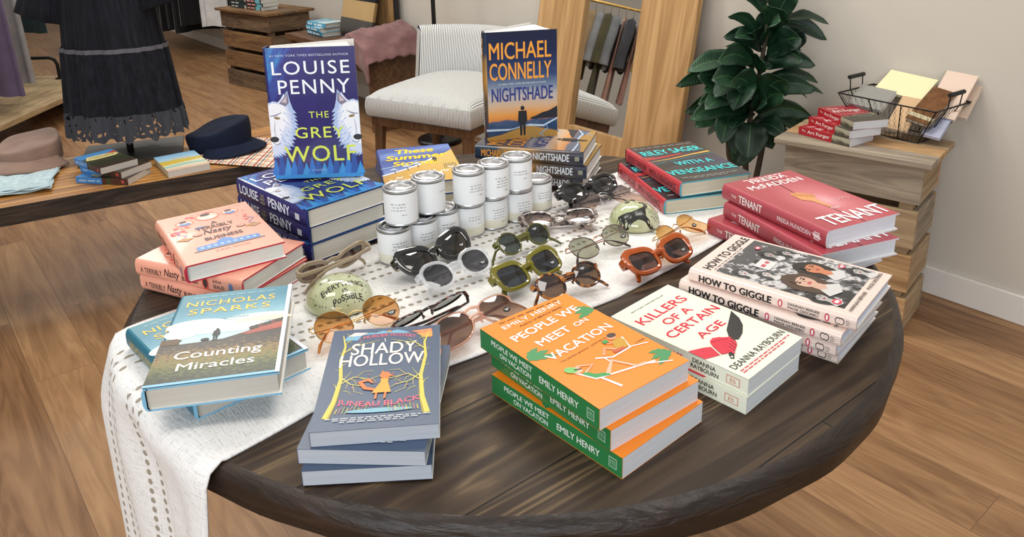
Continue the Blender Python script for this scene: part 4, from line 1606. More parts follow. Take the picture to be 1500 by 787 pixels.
def sunglasses(label, x, y, turn, elev, a, b_, rim, frame, lens, n_=2.4, lift=0., drop=0., gap=.017, depth=.004, top_extra=0., out_extra=0., wire=False, bridges=1,
               fold=True, tw=.0035, th=.010, tip=None, sticker=0, rimless=False, base=None, lens2=None, by=.35, bend=.05, temple=None, tlen=.138, metal_bridge=None, dz=0.0):
    g = empty('sunglasses', (0, 0, 0))
    tag(g, label, 'sunglasses', 'sunglasses on the runner')
    cx = gap / 2 + rim + a
    parts = []
    inn = outline(a, b_, n_, lift, drop)
    curve = lambda px: -bend * px * px * 22 * .05
    Z = lambda px, z: z + curve(px)
    mb = MB()
    for s in (1, -1):
        if rimless:
            break
        ring = []
        for k, (px, py) in enumerate(inn):
            l = math.hypot(px / a, py / b_)
            nx, ny = px / a / a, py / b_ / b_
            ll = math.hypot(nx, ny) or 1
            nx, ny = nx / ll, ny / ll
            e = rim * (1 + top_extra * max(0, ny) + out_extra * max(0, nx) * max(0, ny + .35))
            ring.append(((px, py), (px + nx * e * .5, py + ny * e * .5), (px + nx * e, py + ny * e)))
        n = len(ring)
        V, F = [], []
        for (i0, m0, o0) in ring:
            for (px, py), z in ((i0, -depth * .5), (i0, depth * .25), (m0, depth * .5), (o0, depth * .22), (o0, -depth * .5)):
                X = s * (cx + px)
                V.append((X, py, Z(X, z)))
        for k in range(n):
            for j in range(5):
                p, q = k * 5 + j, k * 5 + (j + 1) % 5
                p2, q2 = ((k + 1) % n) * 5 + j, ((k + 1) % n) * 5 + (j + 1) % 5
                F.append((p, p2, q2, q) if s > 0 else (p, q, q2, p2))
        mb.mesh(V, F, frame)
    xi = gap / 2 + rim * .6
    yb = b_ * by
    bm_ = metal_bridge or frame
    if wire or rimless:
        for k in range(bridges):
            yy = yb + (.010 if k else 0) - (.004 if bridges > 1 else 0)
            xk = xi + (.006 if k else .001)
            mb.tube([(-xk, yy, Z(xk, 0)), (-xk * .5, yy + .0025, .001), (0, yy + .0035, .0015), (xk * .5, yy + .0025, .001), (xk, yy, Z(xk, 0))], .0009 if k == 0 else .0011, bm_, 8)
    else:
        for k in range(bridges):
            yy = yb + (b_ * .62 if k else 0) - (.001 if bridges > 1 else 0)
            hb = .0075 if bridges == 1 else .0042
            mb.sweep([(-xi - .003, yy - .001, Z(xi, 0)), (-xi * .5, yy + .001, .0004), (0, yy + .0018, .0008), (xi * .5, yy + .001, .0004), (xi + .003, yy - .001, Z(xi, 0))], (0, 1, 0), depth * .95, hb, frame)
    xo = cx + a + rim * (1.0 + .3 * out_extra)
    yh = b_ * .42 + lift * .55
    for s in (1, -1):
        X = s * (xo - .002)
        if wire or rimless:
            mb.tube([(s * (xo - (.003 if rimless else .001)), yh, Z(xo, 0)), (s * (xo + .003), yh, Z(xo, -.001)), (s * (xo + .0035), yh, Z(xo, -.008))], .0011, bm_, 8)
        else:
            mb.sweep([(s * (xo - rim * .6), yh, Z(xo, 0)), (s * (xo + .0012), yh, Z(xo, -.001)), (s * (xo + .002), yh, Z(xo, -.005)), (s * (xo + .002), yh, Z(xo, -.010))], (0, 1, 0), tw * 1.15, th * .95, frame)
        # nose pads
        mb.tube([(s * (gap / 2 + .001), -b_ * .1, Z(gap, -.001)), (s * (gap / 2 - .001), -b_ * .18, -.006), (s * gap / 2, -b_ * .34, -.007)], [.0007, .0016, .0011] if (wire or rimless) else [.0014, .0022, .0012], frame if not rimless else bm_, 6)
    parts.append(mb.build('frame', g, smooth=50))
    LM = lens
    bulge = a * a / .36
    lo = []
    for s in (1, -1):
        mb = MB()
        n = len(inn)
        V, F = [], []
        QS = (1.0, .8, .6, .4, .2)
        for z in (-.0006, .0006):            # gently domed, both faces
            for q in QS:
                V += [(s * px * 1.01 * q, py * 1.01 * q, z + bulge * (1 - q * q)) for px, py in inn]
            V.append((0, 0, z + bulge))
        nv = 5 * n + 1
        for f0, rev in ((0, True), (nv, False)):
            for j in range(4):
                for k in range(n):
                    f = (f0 + j * n + k, f0 + j * n + (k + 1) % n, f0 + (j + 1) * n + (k + 1) % n, f0 + (j + 1) * n + k)
                    F.append(f[::-1] if rev else f)
            for k in range(n):
                f = (f0 + 4 * n + k, f0 + 4 * n + (k + 1) % n, f0 + 5 * n)
                F.append(f[::-1] if rev else f)
        F += [(k, (k + 1) % n, nv + (k + 1) % n, nv + k) for k in range(n)]
        if s < 0:
            F = [f[::-1] for f in F]
        mb.mesh(V, F, LM)
        o = mb.build('lens', g, smooth=40)
        o.location = (s * cx, 0, Z(cx, 0))
        o.rotation_euler = (0, math.atan(bend * 2.2 * cx) * s, 0)
        parts.append(o)
        lo.append(o)
    if sticker:
        o = lo[0]
        A = Art()
        for k, (w_, yy) in enumerate(((.0085, .0004), (.005, -.0016))):
            A.words(-w_ / 2, yy, w_ / 2, yy + .0012, 'e9eaec', 3 - k, 70 + k + len(label), 2)
        mb = MB()
        cxs, cys = (a * .42, -b_ * .42) if sticker == 1 else (-a * .12, b_ * .55)
        dz_ = lambda p, q: bulge * (1 - min(1, (p / a) ** 2 + (q / b_) ** 2))
        E = [(cxs + .0066 * math.cos(t * .3142), cys + .0038 * math.sin(t * .3142)) for t in range(20)]
        mb.mesh([(p, q, .00095 + dz_(p, q)) for p, q in E] + [(p, q, .0004 + dz_(p, q)) for p, q in E], [tuple(range(20))] + [(k, 20 + k, 20 + (k + 1) % 20, (k + 1) % 20) for k in range(20)], flat('131315', .4))
        A.emit(mb, lambda u, v, k: (cxs + u, cys + v, .00105 + .00008 * k + dz_(cxs + u, cys + v)))
        mb.build('sticker', o)
    tm_ = temple or frame
    for s in (1, -1):
        mb = MB()
        zh = Z(xo, -.010)
        X0 = s * (xo + .002)
        zz = zh - (.0015 if s > 0 else .0065)
        if fold:
            pts = [(X0, yh, zh + .002), (X0 - s * .004, yh, zz), (X0 - s * tlen * .35, yh - .001, zz - .004), (X0 - s * tlen * .68, yh - .002, zz - .004), (X0 - s * tlen * .80, yh - .008, zz - .003), (X0 - s * tlen * .92, yh - .024, zz - .001), (X0 - s * tlen * .965, yh - .034, zz)]
        else:
            pts = [(X0, yh, zh + .002), (X0, yh, zh - tlen * .3), (X0 - s * .002, yh - .001, zh - tlen * .66), (X0 - s * .003, yh - .008, zh - tlen * .8), (X0 - s * .004, yh - .026, zh - tlen * .94), (X0 - s * .004, yh - .034, zh - tlen)]
        if wire or rimless:
            mb.tube(pts[:-2], .0010, tm_, 8)
            mb.tube(pts[-3:], [.0012, .0024, .0018], tip or tm_, 8)
        else:
            k = len(pts)
            mb.sweep(pts, (0, 1, 0), tw, [th * .95, th * .95, th * .8, th * .62, th * .6, th * .68, th * .5][:k] if k == 7 else [th * .95, th * .85, th * .65, th * .6, th * .68, th * .5], tm_)
        parts.append(mb.build('temple', g, smooth=50))
    # lay it down: lenses lean back by `elev`, lowest point on the cloth
    g.rotation_euler = (Matrix.Rotation(R(turn), 4, 'Z') @ Matrix.Rotation(R(90 - elev), 4, 'X')).to_euler()
    Mw = g.rotation_euler.to_matrix()
    zmin = 9
    for o in parts:
        Ml = Matrix.Translation(o.location) @ o.rotation_euler.to_matrix().to_4x4()
        for v in o.data.vertices:
            zmin = min(zmin, (Mw @ (Ml @ v.co)).z)
    g.location = (x, y, (base if base else RZ + .0008) - zmin + dz)
    return g


TORT = clear_mat('tortoiseshell', '7a3d12', 1, .1, [(.36, '140a06'), (.48, '4a2209'), (.56, 'a8601a'), (.7, 'c8802a')], 95)
DTORT = clear_mat('dark_tortoiseshell', '3a1a10', 1, .1, [(.4, '120a08'), (.55, '2e140c'), (.68, '6a2c16')], 90)
GTORT = clear_mat('grey_tortoiseshell', '8a7f7c', .96, .1, [(.36, '1e1a1a'), (.46, '5a5050'), (.56, 'a8998f'), (.7, 'b9aea8')], 90)
BLK = flat('0b0b0d', .06, coat=1.0)
SBK = flat('121214', .08, coat=1.0)
GOLD = flat('d9b77a', .22, 1.0)
ROSE = flat('c99a84', .25, 1.0)
SILV = flat('b5b5b8', .2, 1.0)
OLV = clear_mat('olive_acetate', '5a5a22', .93, .1)
OLY = clear_mat('olive_yellow_acetate', '77700f', .86, .08)
FROST = clear_mat('frosted_clear_acetate', 'dfe2e6', .36, .2)
PEACH = clear_mat('peach_clear_acetate', 'eab092', .62, .08)
RUST = clear_mat('rust_acetate', 'ac4d12', 1, .12)
TAUPE = clear_mat('taupe_acetate', 'a8957c', .94, .14)
TAM = flat('c07a3a', .3)

L_GREY = lens_mat('grey_lens', '3e3e44', '4c4c53')
L_BRN = lens_mat('brown_lens', '4e3224', 'a37e66')
L_TBR = lens_mat('toffee_lens', '4d3727', '6c503a')
L_GRN = lens_mat('bottle_green_lens', '37453c', '4f5e54')
L_DGN = lens_mat('deep_green_lens', '2a342d', '3a463e')
L_NAVY = lens_mat('blue_black_lens', '15181d', '2b323d', gloss=.10)
L_AMB = lens_mat('amber_lens', 'b5772c', 'e0a878', gloss=.05)
L_AM2 = lens_mat('amber_gradient_lens', 'c48a40', 'ecbf8c', gloss=.05)
L_SMK = lens_mat('smoke_gradient_lens', '5a545a', 'd3b19c')
L_MIR = lens_mat('grey_green_mirror_lens', '83856f', 'a6a78e', gloss=.16)
L_DBR = lens_mat('dark_brown_lens', '2c1713', '6a4a43')
L_BK = lens_mat('black_lens', '17120e', '33281b', gloss=.10)
L_TPE = lens_mat('plum_brown_lens', '3a2018', '573826')

sunglasses('taupe cat-eye sunglasses with brown lenses behind the motto paperweight', -.298, 1.168, 230, 14, .0240, .0135, .0055, TAUPE, L_TPE, 2.2, .010, 0, .016, .005, .2, .5, th=.008, bend=.03)
sunglasses('round amber sunglasses with a thin gold wire frame beside the slate blue books', -.222, .985, 37, 60, .0262, .0245, .0009, GOLD, L_AMB, 2.05, gap=.019, depth=.0018, wire=True, tip=TAM, sticker=1)
sunglasses('dark tortoiseshell sunglasses with green lenses lying face away from the camera', -.126, .998, 224, 42, .0245, .0185, .0026, DTORT, L_GRN, 2.2, .004, gap=.017, depth=.004, sticker=2, th=.007)
sunglasses('peach transparent double-bridge sunglasses with brown gradient lenses', -.054, .978, 42, 62, .0265, .0200, .0026, PEACH, L_BRN, 3.0, 0, .05, .016, .004, bridges=2, by=.25, sticker=1, th=.006)
sunglasses('oversized glossy black cat-eye sunglasses next to the candle tins', -.130, 1.196, 48, 52, .0275, .0175, .0080, BLK, L_BK, 2.4, .010, 0, .010, .007, .3, .5, sticker=1, th=.013, tw=.005)
sunglasses('frosted clear round sunglasses with grey lenses in front of the black cat-eye pair', -.092, 1.134, 42, 56, .0235, .0200, .0058, FROST, L_GREY, 2.35, .002, 0, .016, .005, sticker=1)
sunglasses('small round olive green sunglasses with green lenses', .017, 1.238, 38, 50, .0195, .0185, .0030, OLV, L_DGN, 2.1, gap=.018, depth=.004, by=.3, th=.007, sticker=2)
sunglasses('thick square olive yellow sunglasses with blue-black lenses', .022, 1.124, 43, 56, .0240, .0180, .0058, OLY, L_NAVY, 3.3, .003, 0, .013, .006, .5, .5, sticker=1, th=.012, tw=.005)
sunglasses('round tortoiseshell sunglasses with toffee lenses behind the orange books', .082, 1.082, 34, 50, .0215, .0180, .0034, TORT, L_TBR, 2.25, .002, gap=.018, depth=.004, sticker=2, th=.007)
sunglasses('slim rose gold sunglasses with grey-green mirrored lenses', .146, 1.228, 40, 60, .0265, .0205, .0014, flat('4a2c26', .15, coat=1.0), L_MIR, 2.3, .004, gap=.020, depth=.002, wire=True, metal_bridge=ROSE, temple=ROSE, tip=flat('3a2019', .3), sticker=1)
sunglasses('grey marbled sunglasses lying almost edge-on in front of the candle tins', .084, 1.345, 8, 78, .0250, .0185, .0058, GTORT, L_SMK, 2.8, .004, 0, .017, .006, .3, .4, sticker=1, th=.012, tw=.005)
sunglasses('chunky black sunglasses with grey lenses in front of the navy thrillers', .152, 1.478, 36, 55, .0250, .0160, .0078, SBK, lens_mat('charcoal_lens', '2b2b30', '3c3c43', gloss=.10), 2.6, .002, 0, .012, .008, .1, .3, sticker=1, th=.014, tw=.006)
sunglasses('rimless aviators with smoke to pink lenses beside the chunky black pair', .178, 1.434, 24, 60, .0255, .0215, .0008, BLK, L_SMK, 2.5, 0, .08, .018, .0018, rimless=True, metal_bridge=SILV, temple=BLK, bend=.02)
sunglasses('thick rust orange sunglasses with dark brown lenses in front of the amber aviators', .236, 1.164, 36, 57, .0248, .0165, .0066, RUST, L_DBR, 3.1, .005, 0, .013, .007, .5, .6, sticker=1, th=.013, tw=.0055)
sunglasses('amber aviators with a thin gold wire frame, behind the rust orange pair', .286, 1.266, 46, 56, .0225, .0195, .0008, GOLD, L_AM2, 2.35, 0, .08, .018, .0016, wire=True, tip=TAM, sticker=1)

# ---------------------------------------------------------------- weathered crates
def crate_mats(name, stops, rot=0):
    return wood_mat(name, stops, scale=(2.2, 20, 20), rot=rot, rough=.8, bump=.5, waves=.3, dist=.003)


crate_m = crate_mats('weathered_board', [(.2, '75624b'), (.45, '9c8465'), (.62, 'b09878'), (.85, 'c8b498')])
crate_m2 = crate_mats('weathered_board_grey', [(.2, '6c6154'), (.5, '978a78'), (.75, 'b3a693')])
crate_m3 = crate_mats('weathered_board_tan', [(.2, '80603c'), (.5, 'b08c62'), (.8, 'cda97c')])
old_m = crate_mats('dark_crate_board', [(.25, '3a2c20'), (.5, '66513c'), (.8, '856d52')])
old_m2 = crate_mats('dark_crate_board_tan', [(.25, '46311f'), (.5, '795836'), (.8, '94734c')])


crate_s = crate_mats('weathered_board_side', [(.2, '75624b'), (.45, '9c8465'), (.62, 'b09878'), (.85, 'c8b498')], 90)
crate_s2 = crate_mats('weathered_board_grey_side', [(.2, '6c6154'), (.5, '978a78'), (.75, 'b3a693')], 90)
old_s = crate_mats('dark_crate_board_side', [(.25, '3a2c20'), (.5, '66513c'), (.8, '856d52')], 90)


def slat_crate(name, label, cx, cy, turn, w, d, h, tiers, mats, side_mats, over=.025, gap=.022, seed=1):
    o = empty(name, (cx, cy, 0), (0, 0, R(turn)))
    tag(o, label, 'crate')
    rnd = random.Random(seed)
    th = .018
    hb = (h - .02 - gap * (tiers - 1)) / tiers
    for k in range(tiers):
        z0 = k * (hb + gap)
        sl = rnd.uniform(-.004, .004)
        for sy in (-1, 1):
            mb = MB()
            y = sy * (d / 2 - th / 2)
            mb.box(-w / 2 + sl, y - th / 2, z0, w / 2 + sl, y + th / 2, z0 + hb, mats[rnd.randrange(len(mats))])
            mb.build('slat', o, bevel=.002)
        for sx in (-1, 1):
            mb = MB()
            x = sx * (w / 2 - th / 2)
            mb.box(x - th / 2 + sl, -d / 2 + th, z0 + .002, x + th / 2 + sl, d / 2 - th, z0 + hb - .001, side_mats[rnd.randrange(len(mats))])
            mb.build('slat', o, bevel=.002)
    for sx in (-1, 1):
        for sy in (-1, 1):
            mb = MB()
            x, y = sx * (w / 2 - th - .02), sy * (d / 2 - th - .02)
            mb.box(x - .02, y - .02, 0, x + .02, y + .02, h - .02, mats[0])
            mb.build('corner_post', o, bevel=.002)
    nb = 3
    for k in range(nb):
        mb = MB()
        bw = (d + over * 2) / nb
        y0 = -d / 2 - over + k * bw
        mb.box(-w / 2 - over, y0 + .001, h - .0195, w / 2 + over, y0 + bw - .001, h, mats[(k + 1) % len(mats)])
        mb.build('top_board', o, bevel=.003)
    return o


CZT = .585
slat_crate('wooden_crate', 'tall weathered slatted wooden crate by the wall, holding red books and a wire basket', 1.138, 2.432, -40.2, .42, .235, CZT, 4, [crate_m, crate_m2, crate_m3], [crate_s, crate_s2, crate_s], .028, .024, 5)
slat_crate('wooden_crate', 'dark slatted wooden crate standing against the wall far behind the table', -1.885, 6.10, -41, .66, .36, .605, 4, [old_m, old_m2], [old_s, old_s], .03, .03, 3)

# red paperbacks on the crate
A = Art()
A.poly([(0, 0), (1, 0), (1, .45), (0, .35)], ramp_mat('grey_figures', [(.3, '4a463a'), (.5, '8f8a76'), (.7, 'b9b6a4')], 0, (9, 9), 1.2), 1)
A.text('The', .1, .80, .4, .88, 'e9dfd8', 2, 0)
A.text('Art Forger', .08, .55, .92, .76, 'e9dfd8', 3, .01, .2)
A.words(.1, .47, .8, .49, 'c9a9a6', 7, 3)
S = Art(8.0)
S.rect(.66, 0, 1, 1, ramp_mat('grey_figures_spine', [(.3, '4a463a'), (.5, '8f8a76'), (.7, 'a9a690')], 0, (9, 3), 1.2), 1)
S.text('The', .06, .5, .14, .75, 'f0e6e0', 2, 0)
S.text('Art Forger', .18, .25, .62, .8, 'f0e6e0', 2, .01)
RTK = .0262
pile(make_book('', .125, .19, RTK, False, 'a52832', A, 'a8202c', S, 'a52832', 'a52832', 'd9dde2'),
     [(1.112, 2.472, CZT + RTK * 2, 12), (1.085, 2.465, CZT + RTK, 19), (1.060, 2.465, CZT, 33)],
     ['small red paperback on the crate by the wall, topmost of three', 'small red paperback on the crate by the wall, middle of three', 'small red paperback lowest of three on the crate by the wall'], 'red paperbacks on the crate')

# wire basket
bk = empty('wire_basket', (1.275, 2.484, CZT), (0, 0, R(-56)))
tag(bk, 'black wire basket with two handles, filled with notebooks, on the weathered crate', 'basket')
wire_m = flat('1c1b1b', .4, .6)
bw0, bd0, bw1, bd1, bh = .20, .12, .33, .205, .125         # bottom and rim: width, depth
mb = MB()


def ringpts(w, d, z):
    return [Vector(p) for p in ((-w / 2, -d / 2, z), (w / 2, -d / 2, z), (w / 2, d / 2, z), (-w / 2, d / 2, z))]


r0, r1 = ringpts(bw0, bd0, .004), ringpts(bw1, bd1, bh)
for ring, rad in ((r0, .002), (r1, .0028)):
    for i in range(4):
        mb.tube([ring[i], ring[(i + 1) % 4]], rad, wire_m, 6)
for i in range(4):
    for k in range(3):
        f = k / 3
        mb.tube([r0[i].lerp(r0[(i + 1) % 4], f), r1[i].lerp(r1[(i + 1) % 4], f)], .0019, wire_m, 6)
mb.build('frame', bk, smooth=60)
mb = MB()
for i in range(4):
    nn = 14 if i % 2 == 0 else 10
    for k in range(nn):
        for sg in (1, -1):
            P = []
            for q in range(7):
                f = (k + .5 + sg * (.5 if q % 2 else -.5) * .5) / nn
                g_ = q / 6
                P.append(r0[i].lerp(r0[(i + 1) % 4], f).lerp(r1[i].lerp(r1[(i + 1) % 4], f), g_))
            mb.tube(P, .0006, wire_m, 3, False)
mb.build('mesh', bk)
for sx in (-1, 1):
    mb = MB()
    x = sx * bw1 / 2
    for yy in (-.035, .035):
        mb.tube([(x, yy, bh), (x + sx * .004, yy, bh + .042)], .002, wire_m, 6)
    mb.tube([(x + sx * .004, -.042, bh + .044), (x + sx * .004, .042, bh + .044)], [.007, .007], flat('17161a', .6), 10)
    mb.build('handle', bk, smooth=60)


def notebook(label, px, ys, th, cover, pages='d9d9d6', band=None):
    """three corners of the cover face with their depths: foot left, foot right, head left"""
    a, b2, c = [at(u, v, y) for (u, v), y in zip(px, ys)]
    ex = (b2 - a)
    w = ex.length
    ex.normalize()
    ey = (c - a)
    ey -= ex * ey.dot(ex)
    l = ey.length
    ey.normalize()
    ez = ex.cross(ey)
    M = Matrix(((ex.x, ey.x, ez.x, a.x), (ex.y, ey.y, ez.y, a.y), (ex.z, ey.z, ez.z, a.z), (0, 0, 0, 1)))
    o = empty('notebook', (0, 0, 0))
    o.matrix_world = M @ Matrix.Translation((0, 0, -th))
    tag(o, label, 'notebook', 'notebooks in the wire basket')
    mb = MB()
    mb.box(0, 0, th - .002, w, l, th, cover)
    mb.build('front_cover', o, bevel=.0006)
    mb = MB()
    mb.box(0, 0, 0, w, l, .002, cover)
    mb.build('back_cover', o, bevel=.0006)
    mb = MB()
    mb.box(.002, .002, .002, w - .002, l - .002, th - .002, pages_mat(pages))
    mb.build('page_block', o)
    if band:
        mb = MB()
        mb.box(-.0005, l * .10, -.0005, w + .0005, l * .20, th + .0006, band)
        mb.build('band', o)
    return o


z0_ = CZT + .012
felt = cloth_mat('brown_suede', '7a5230', '5e3c20', 300, 40, .5)
notebook('grey notebook leaning at the left end of the wire basket', [(1240, 150), (1290, 162), (1262, 123)], [2.58, 2.47, 2.62], .014, flat('8f8d86', .7, bump=(120, .3, .001)))
notebook('mauve notebook peeking out behind the cream one in the wire basket', [(1288, 122), (1350, 136), (1304, 98)], [2.645, 2.53, 2.69], .008, flat('8b7478', .7))
notebook('cream notebook rising above the middle of the wire basket', [(1280, 130), (1349, 147), (1302, 101)], [2.60, 2.47, 2.66], .010, flat('e9e2b4', .6))
notebook('tan notebook low in the middle of the wire basket', [(1296, 186), (1328, 193), (1312, 138)], [2.44, 2.39, 2.53], .010, flat('cba982', .7, bump=(60, .3, .001)))
notebook('brown suede notebook with a pale band in the wire basket', [(1326, 172), (1360, 184), (1371, 127)], [2.40, 2.34, 2.47], .016, felt, 'c9c7bd', flat('b9ad8c', .6))
notebook('lined pink notebook rising at the right end of the wire basket, in front', [(1352, 165), (1398, 176), (1390, 103)], [2.42, 2.35, 2.50], .010, flat('d9c1ae', .55))
notebook('pale pink notebook behind the other pink one in the wire basket', [(1370, 165), (1415, 174), (1411, 102)], [2.44, 2.37, 2.515], .012, flat('d3bba6', .55))
notebook('blue and white patterned notebook under the brown suede one in the wire basket', [(1349, 196), (1376, 203), (1400, 148)], [2.36, 2.32, 2.42], .012, ramp_mat('blue_check', [(.4, 'aeb3c9'), (.55, 'e2e3ea')], 45, (40, 40), 2), 'c9cde0')

# ---------------------------------------------------------------- fiddle-leaf plant
pot_x, pot_y = .905, 2.83
pl = empty('potted_fig_plant', (pot_x, pot_y, 0))
tag(pl, 'tall fiddle-leaf fig plant with large dark green leaves beside the mirror', 'plant')
mb = MB()
mb.lathe([(0, 0), (.10, 0), (.105, .01), (.125, .22), (.13, .235), (.12, .235), (.112, .20), (0, .20)], flat('3a3633', .6), 40)
mb.build('pot', pl, smooth=40)
bark = flat('4a4034', .85, bump=(60, .5, .004))
o3 = Vector((pot_x, pot_y, 0))
mb = MB()
stems = [[(1090, 300), (1092, 235), (1100, 165), (1112, 110), (1122, 55), (1128, 5), (1130, -40)], [(1105, 300), (1112, 240), (1122, 190), (1130, 150), (1140, 110)], [(1072, 300), (1068, 225), (1066, 180), (1072, 140)]]
for S_ in stems:
    P = [at(u, v, 2.83 - .0 * i) - o3 for i, (u, v) in enumerate(S_)]
    P[0] = Vector((P[0].x * .3, 0, .19))
    mb.tube(P, [.013 - .0013 * i for i in range(len(P))], bark, 8)
mb.build('stem', pl, smooth=60)
leaf_m, nt, b = newmat('fig_leaf')
b.inputs['Roughness'].default_value = .45
tc = N(nt, 'ShaderNodeTexCoord')
sx = N(nt, 'ShaderNodeSeparateXYZ')
nt.links.new(tc.outputs['UV'], sx.inputs[0])
nz = N(nt, 'ShaderNodeTexNoise', Scale=5.0, Detail=3.0)
nt.links.new(tc.outputs['Object'], nz.inputs['Vector'])
rl = ramp_node(nt, [(.3, '0c2218'), (.5, '163623'), (.75, '26502f')])
nt.links.new(nz.outputs['Fac'], rl.inputs[0])
mi = N(nt, 'ShaderNodeMath', operation='ABSOLUTE')
ms = N(nt, 'ShaderNodeMath', operation='SUBTRACT')
nt.links.new(sx.outputs['X'], ms.inputs[0])
ms.inputs[1].default_value = .5
nt.links.new(ms.outputs[0], mi.inputs[0])
lt = N(nt, 'ShaderNodeMath', operation='LESS_THAN')
nt.links.new(mi.outputs[0], lt.inputs[0])
lt.inputs[1].default_value = .018
mc = N(nt, 'ShaderNodeMixRGB')
nt.links.new(lt.outputs[0], mc.inputs['Fac'])
nt.links.new(rl.outputs[0], mc.inputs['Color1'])
mc.inputs['Color2'].default_value = lin('3f6a3c')
nt.links.new(mc.outputs[0], b.inputs['Base Color'])
wv_ = N(nt, 'ShaderNodeTexWave', Scale=9.0, Distortion=1.5)
wv_.bands_direction = 'Y'
nt.links.new(tc.outputs['UV'], wv_.inputs['Vector'])
bp = N(nt, 'ShaderNodeBump', Strength=.2, Distance=.003)
nt.links.new(wv_.outputs['Fac'], bp.inputs['Height'])
nt.links.new(bp.outputs['Normal'], b.inputs['Normal'])

leaves = [
    (1128, 5, 1095, -45, .10, 2.83, 2.78, .8), (1129, -10, 1170, -70, .10, 2.83, 2.76, .7), (1130, -30, 1120, -85, .10, 2.83, 2.80, .8), (1129, 0, 1190, -25, .09, 2.83, 2.74, .6), (1129, -25, 1075, -70, .08, 2.83, 2.80, .6), (1130, -38, 1150, -95, .09, 2.84, 2.86, .8), (1128, 0, 1075, -25, .08, 2.84, 2.92, .7), (1129, -20, 1165, -55, .09, 2.84, 2.93, .8),
    # base pixel, tip pixel, width, depth at base, depth at tip, facing (0 edge-on .. 1 broad)
    (1112, 55, 1068, 4, .045, 2.83, 2.74, .5), (1124, 25, 1090, -22, .05, 2.83, 2.8, .7), (1130, 45, 1165, -30, .09, 2.83, 2.75, .7), (1128, 40, 1150, 2, .10, 2.80, 2.7, .9),
    (1128, 42, 1216, 16, .075, 2.83, 2.74, .55), (1120, 62, 1145, 12, .10, 2.82, 2.68, .9), (1126, 85, 1176, 40, .12, 2.82, 2.70, .95), (1122, 85, 1178, 72, .10, 2.82, 2.66, .6),
    (1118, 100, 1196, 78, .075, 2.83, 2.72, .5), (1112, 75, 1078, 38, .075, 2.82, 2.72, .7), (1106, 60, 1100, 40, .08, 2.83, 2.76, .8), (1105, 88, 1064, 50, .05, 2.83, 2.74, .45),
    (1100, 110, 1008, 78, .095, 2.83, 2.72, .6), (1105, 100, 1052, 68, .09, 2.82, 2.68, .9), (1100, 150, 1044, 88, .13, 2.80, 2.64, .95), (1098, 150, 1030, 112, .10, 2.83, 2.75, .6),
    (1110, 105, 1122, 80, .08, 2.80, 2.68, .7), (1115, 120, 1200, 103, .07, 2.83, 2.72, .45), (1112, 140, 1196, 112, .085, 2.81, 2.70, .6), (1112, 150, 1155, 100, .10, 2.79, 2.66, .8),
    (1105, 140, 1072, 100, .10, 2.78, 2.66, .9), (1108, 172, 1190, 152, .08, 2.82, 2.72, .5), (1108, 165, 1150, 122, .10, 2.80, 2.66, .8), (1098, 165, 1012, 150, .10, 2.82, 2.70, .7),
    (1085, 160, 1034, 140, .10, 2.80, 2.66, .85), (1070, 172, 1058, 200, .085, 2.78, 2.68, .8), (1062, 178, 1018, 172, .07, 2.80, 2.72, .6), (1100, 180, 1096, 224, .13, 2.78, 2.70, .95),
    (1112, 182, 1150, 190, .08, 2.80, 2.70, .6), (1100, 172, 1072, 178, .09, 2.80, 2.70, .6), (1128, 172, 1168, 185, .07, 2.82, 2.74, .6), (1098, 120, 1075, 150, .10, 2.76, 2.66, .8),
    (1110, 160, 1124, 140, .09, 2.76, 2.66, .8), (1090, 130, 1048, 128, .09, 2.76, 2.66, .7),
]
rl_ = random.Random(21)
leaves += [(a_ + rl_.randint(-8, 8), b_ + rl_.randint(-6, 8), c_ + rl_.randint(-26, 26), d_ + rl_.randint(-14, 26), e_ * rl_.uniform(.8, 1.0), f_ + .05, g_ + rl_.uniform(.05, .13), h_ * .9) for a_, b_, c_, d_, e_, f_, g_, h_ in leaves if d_ > -10]
mb = MB()
rnd = random.Random(11)
camv = Vector((0, 0, CZ))
for (bu, bv, tu, tv, w, yb_, yt, fc) in leaves:
    a, c = at(bu, bv, yb_), at(tu, tv, yt)
    ax = c - a
    ln = ax.length
    ax.normalize()
    up = (Vector((-.35, -.75, .75)) + Vector((rnd.uniform(-.4, .4), rnd.uniform(-.2, .2), rnd.uniform(-.3, .5)))).normalized()
    sd = ax.cross(up).normalized()
    up = sd.cross(ax).normalized()
    tilt = (1 - fc) * 1.1 * rnd.choice((-1, 1))
    sd2 = sd * math.cos(tilt) + up * math.sin(tilt)
    up2 = up * math.cos(tilt) - sd * math.sin(tilt)
    rip = rnd.uniform(0, 6)
    w *= 1.25

    def lf(i, j, a=a, ax=ax, ln=ln, sd2=sd2, up2=up2, w=w, rip=rip):
        f = j
        x = (i - .5) * 2
        pr_ = (math.sin(math.pi * min(1, f ** .8 * 1.0)) ** .6) * (.55 + .5 * f) if 0 < f < 1 else 0
        pr_ = max(pr_, .02)
        droop = -.22 * ln * f * f + .10 * ln * math.sin(math.pi * f)
        cup = .16 * w * abs(x) * pr_ + .05 * w * math.sin(f * 16 + rip + 2 * x) * abs(x) * pr_
        return a + ax * (ln * f) + sd2 * (x * w * .5 * pr_) + up2 * (cup) + Vector((0, 0, droop)) - o3
    mb.grid(7, 13, lf, leaf_m)
fol = mb.build('foliage', pl, smooth=70)
sd = fol.modifiers.new('thickness', 'SOLIDIFY')
sd.thickness = .0012

# ---------------------------------------------------------------- leaning mirror in a rough wooden frame
barn = wood_mat('rough_sawn_oak', [(.15, '8a683f'), (.40, 'a98354'), (.6, 'bb9564'), (.9, 'cfab7a')], scale=(1.0, 22, 22), rot=0, rough=.75, bump=.4, waves=.40, dist=.003, curl=.35)
ni, ntb = None, barn.node_tree
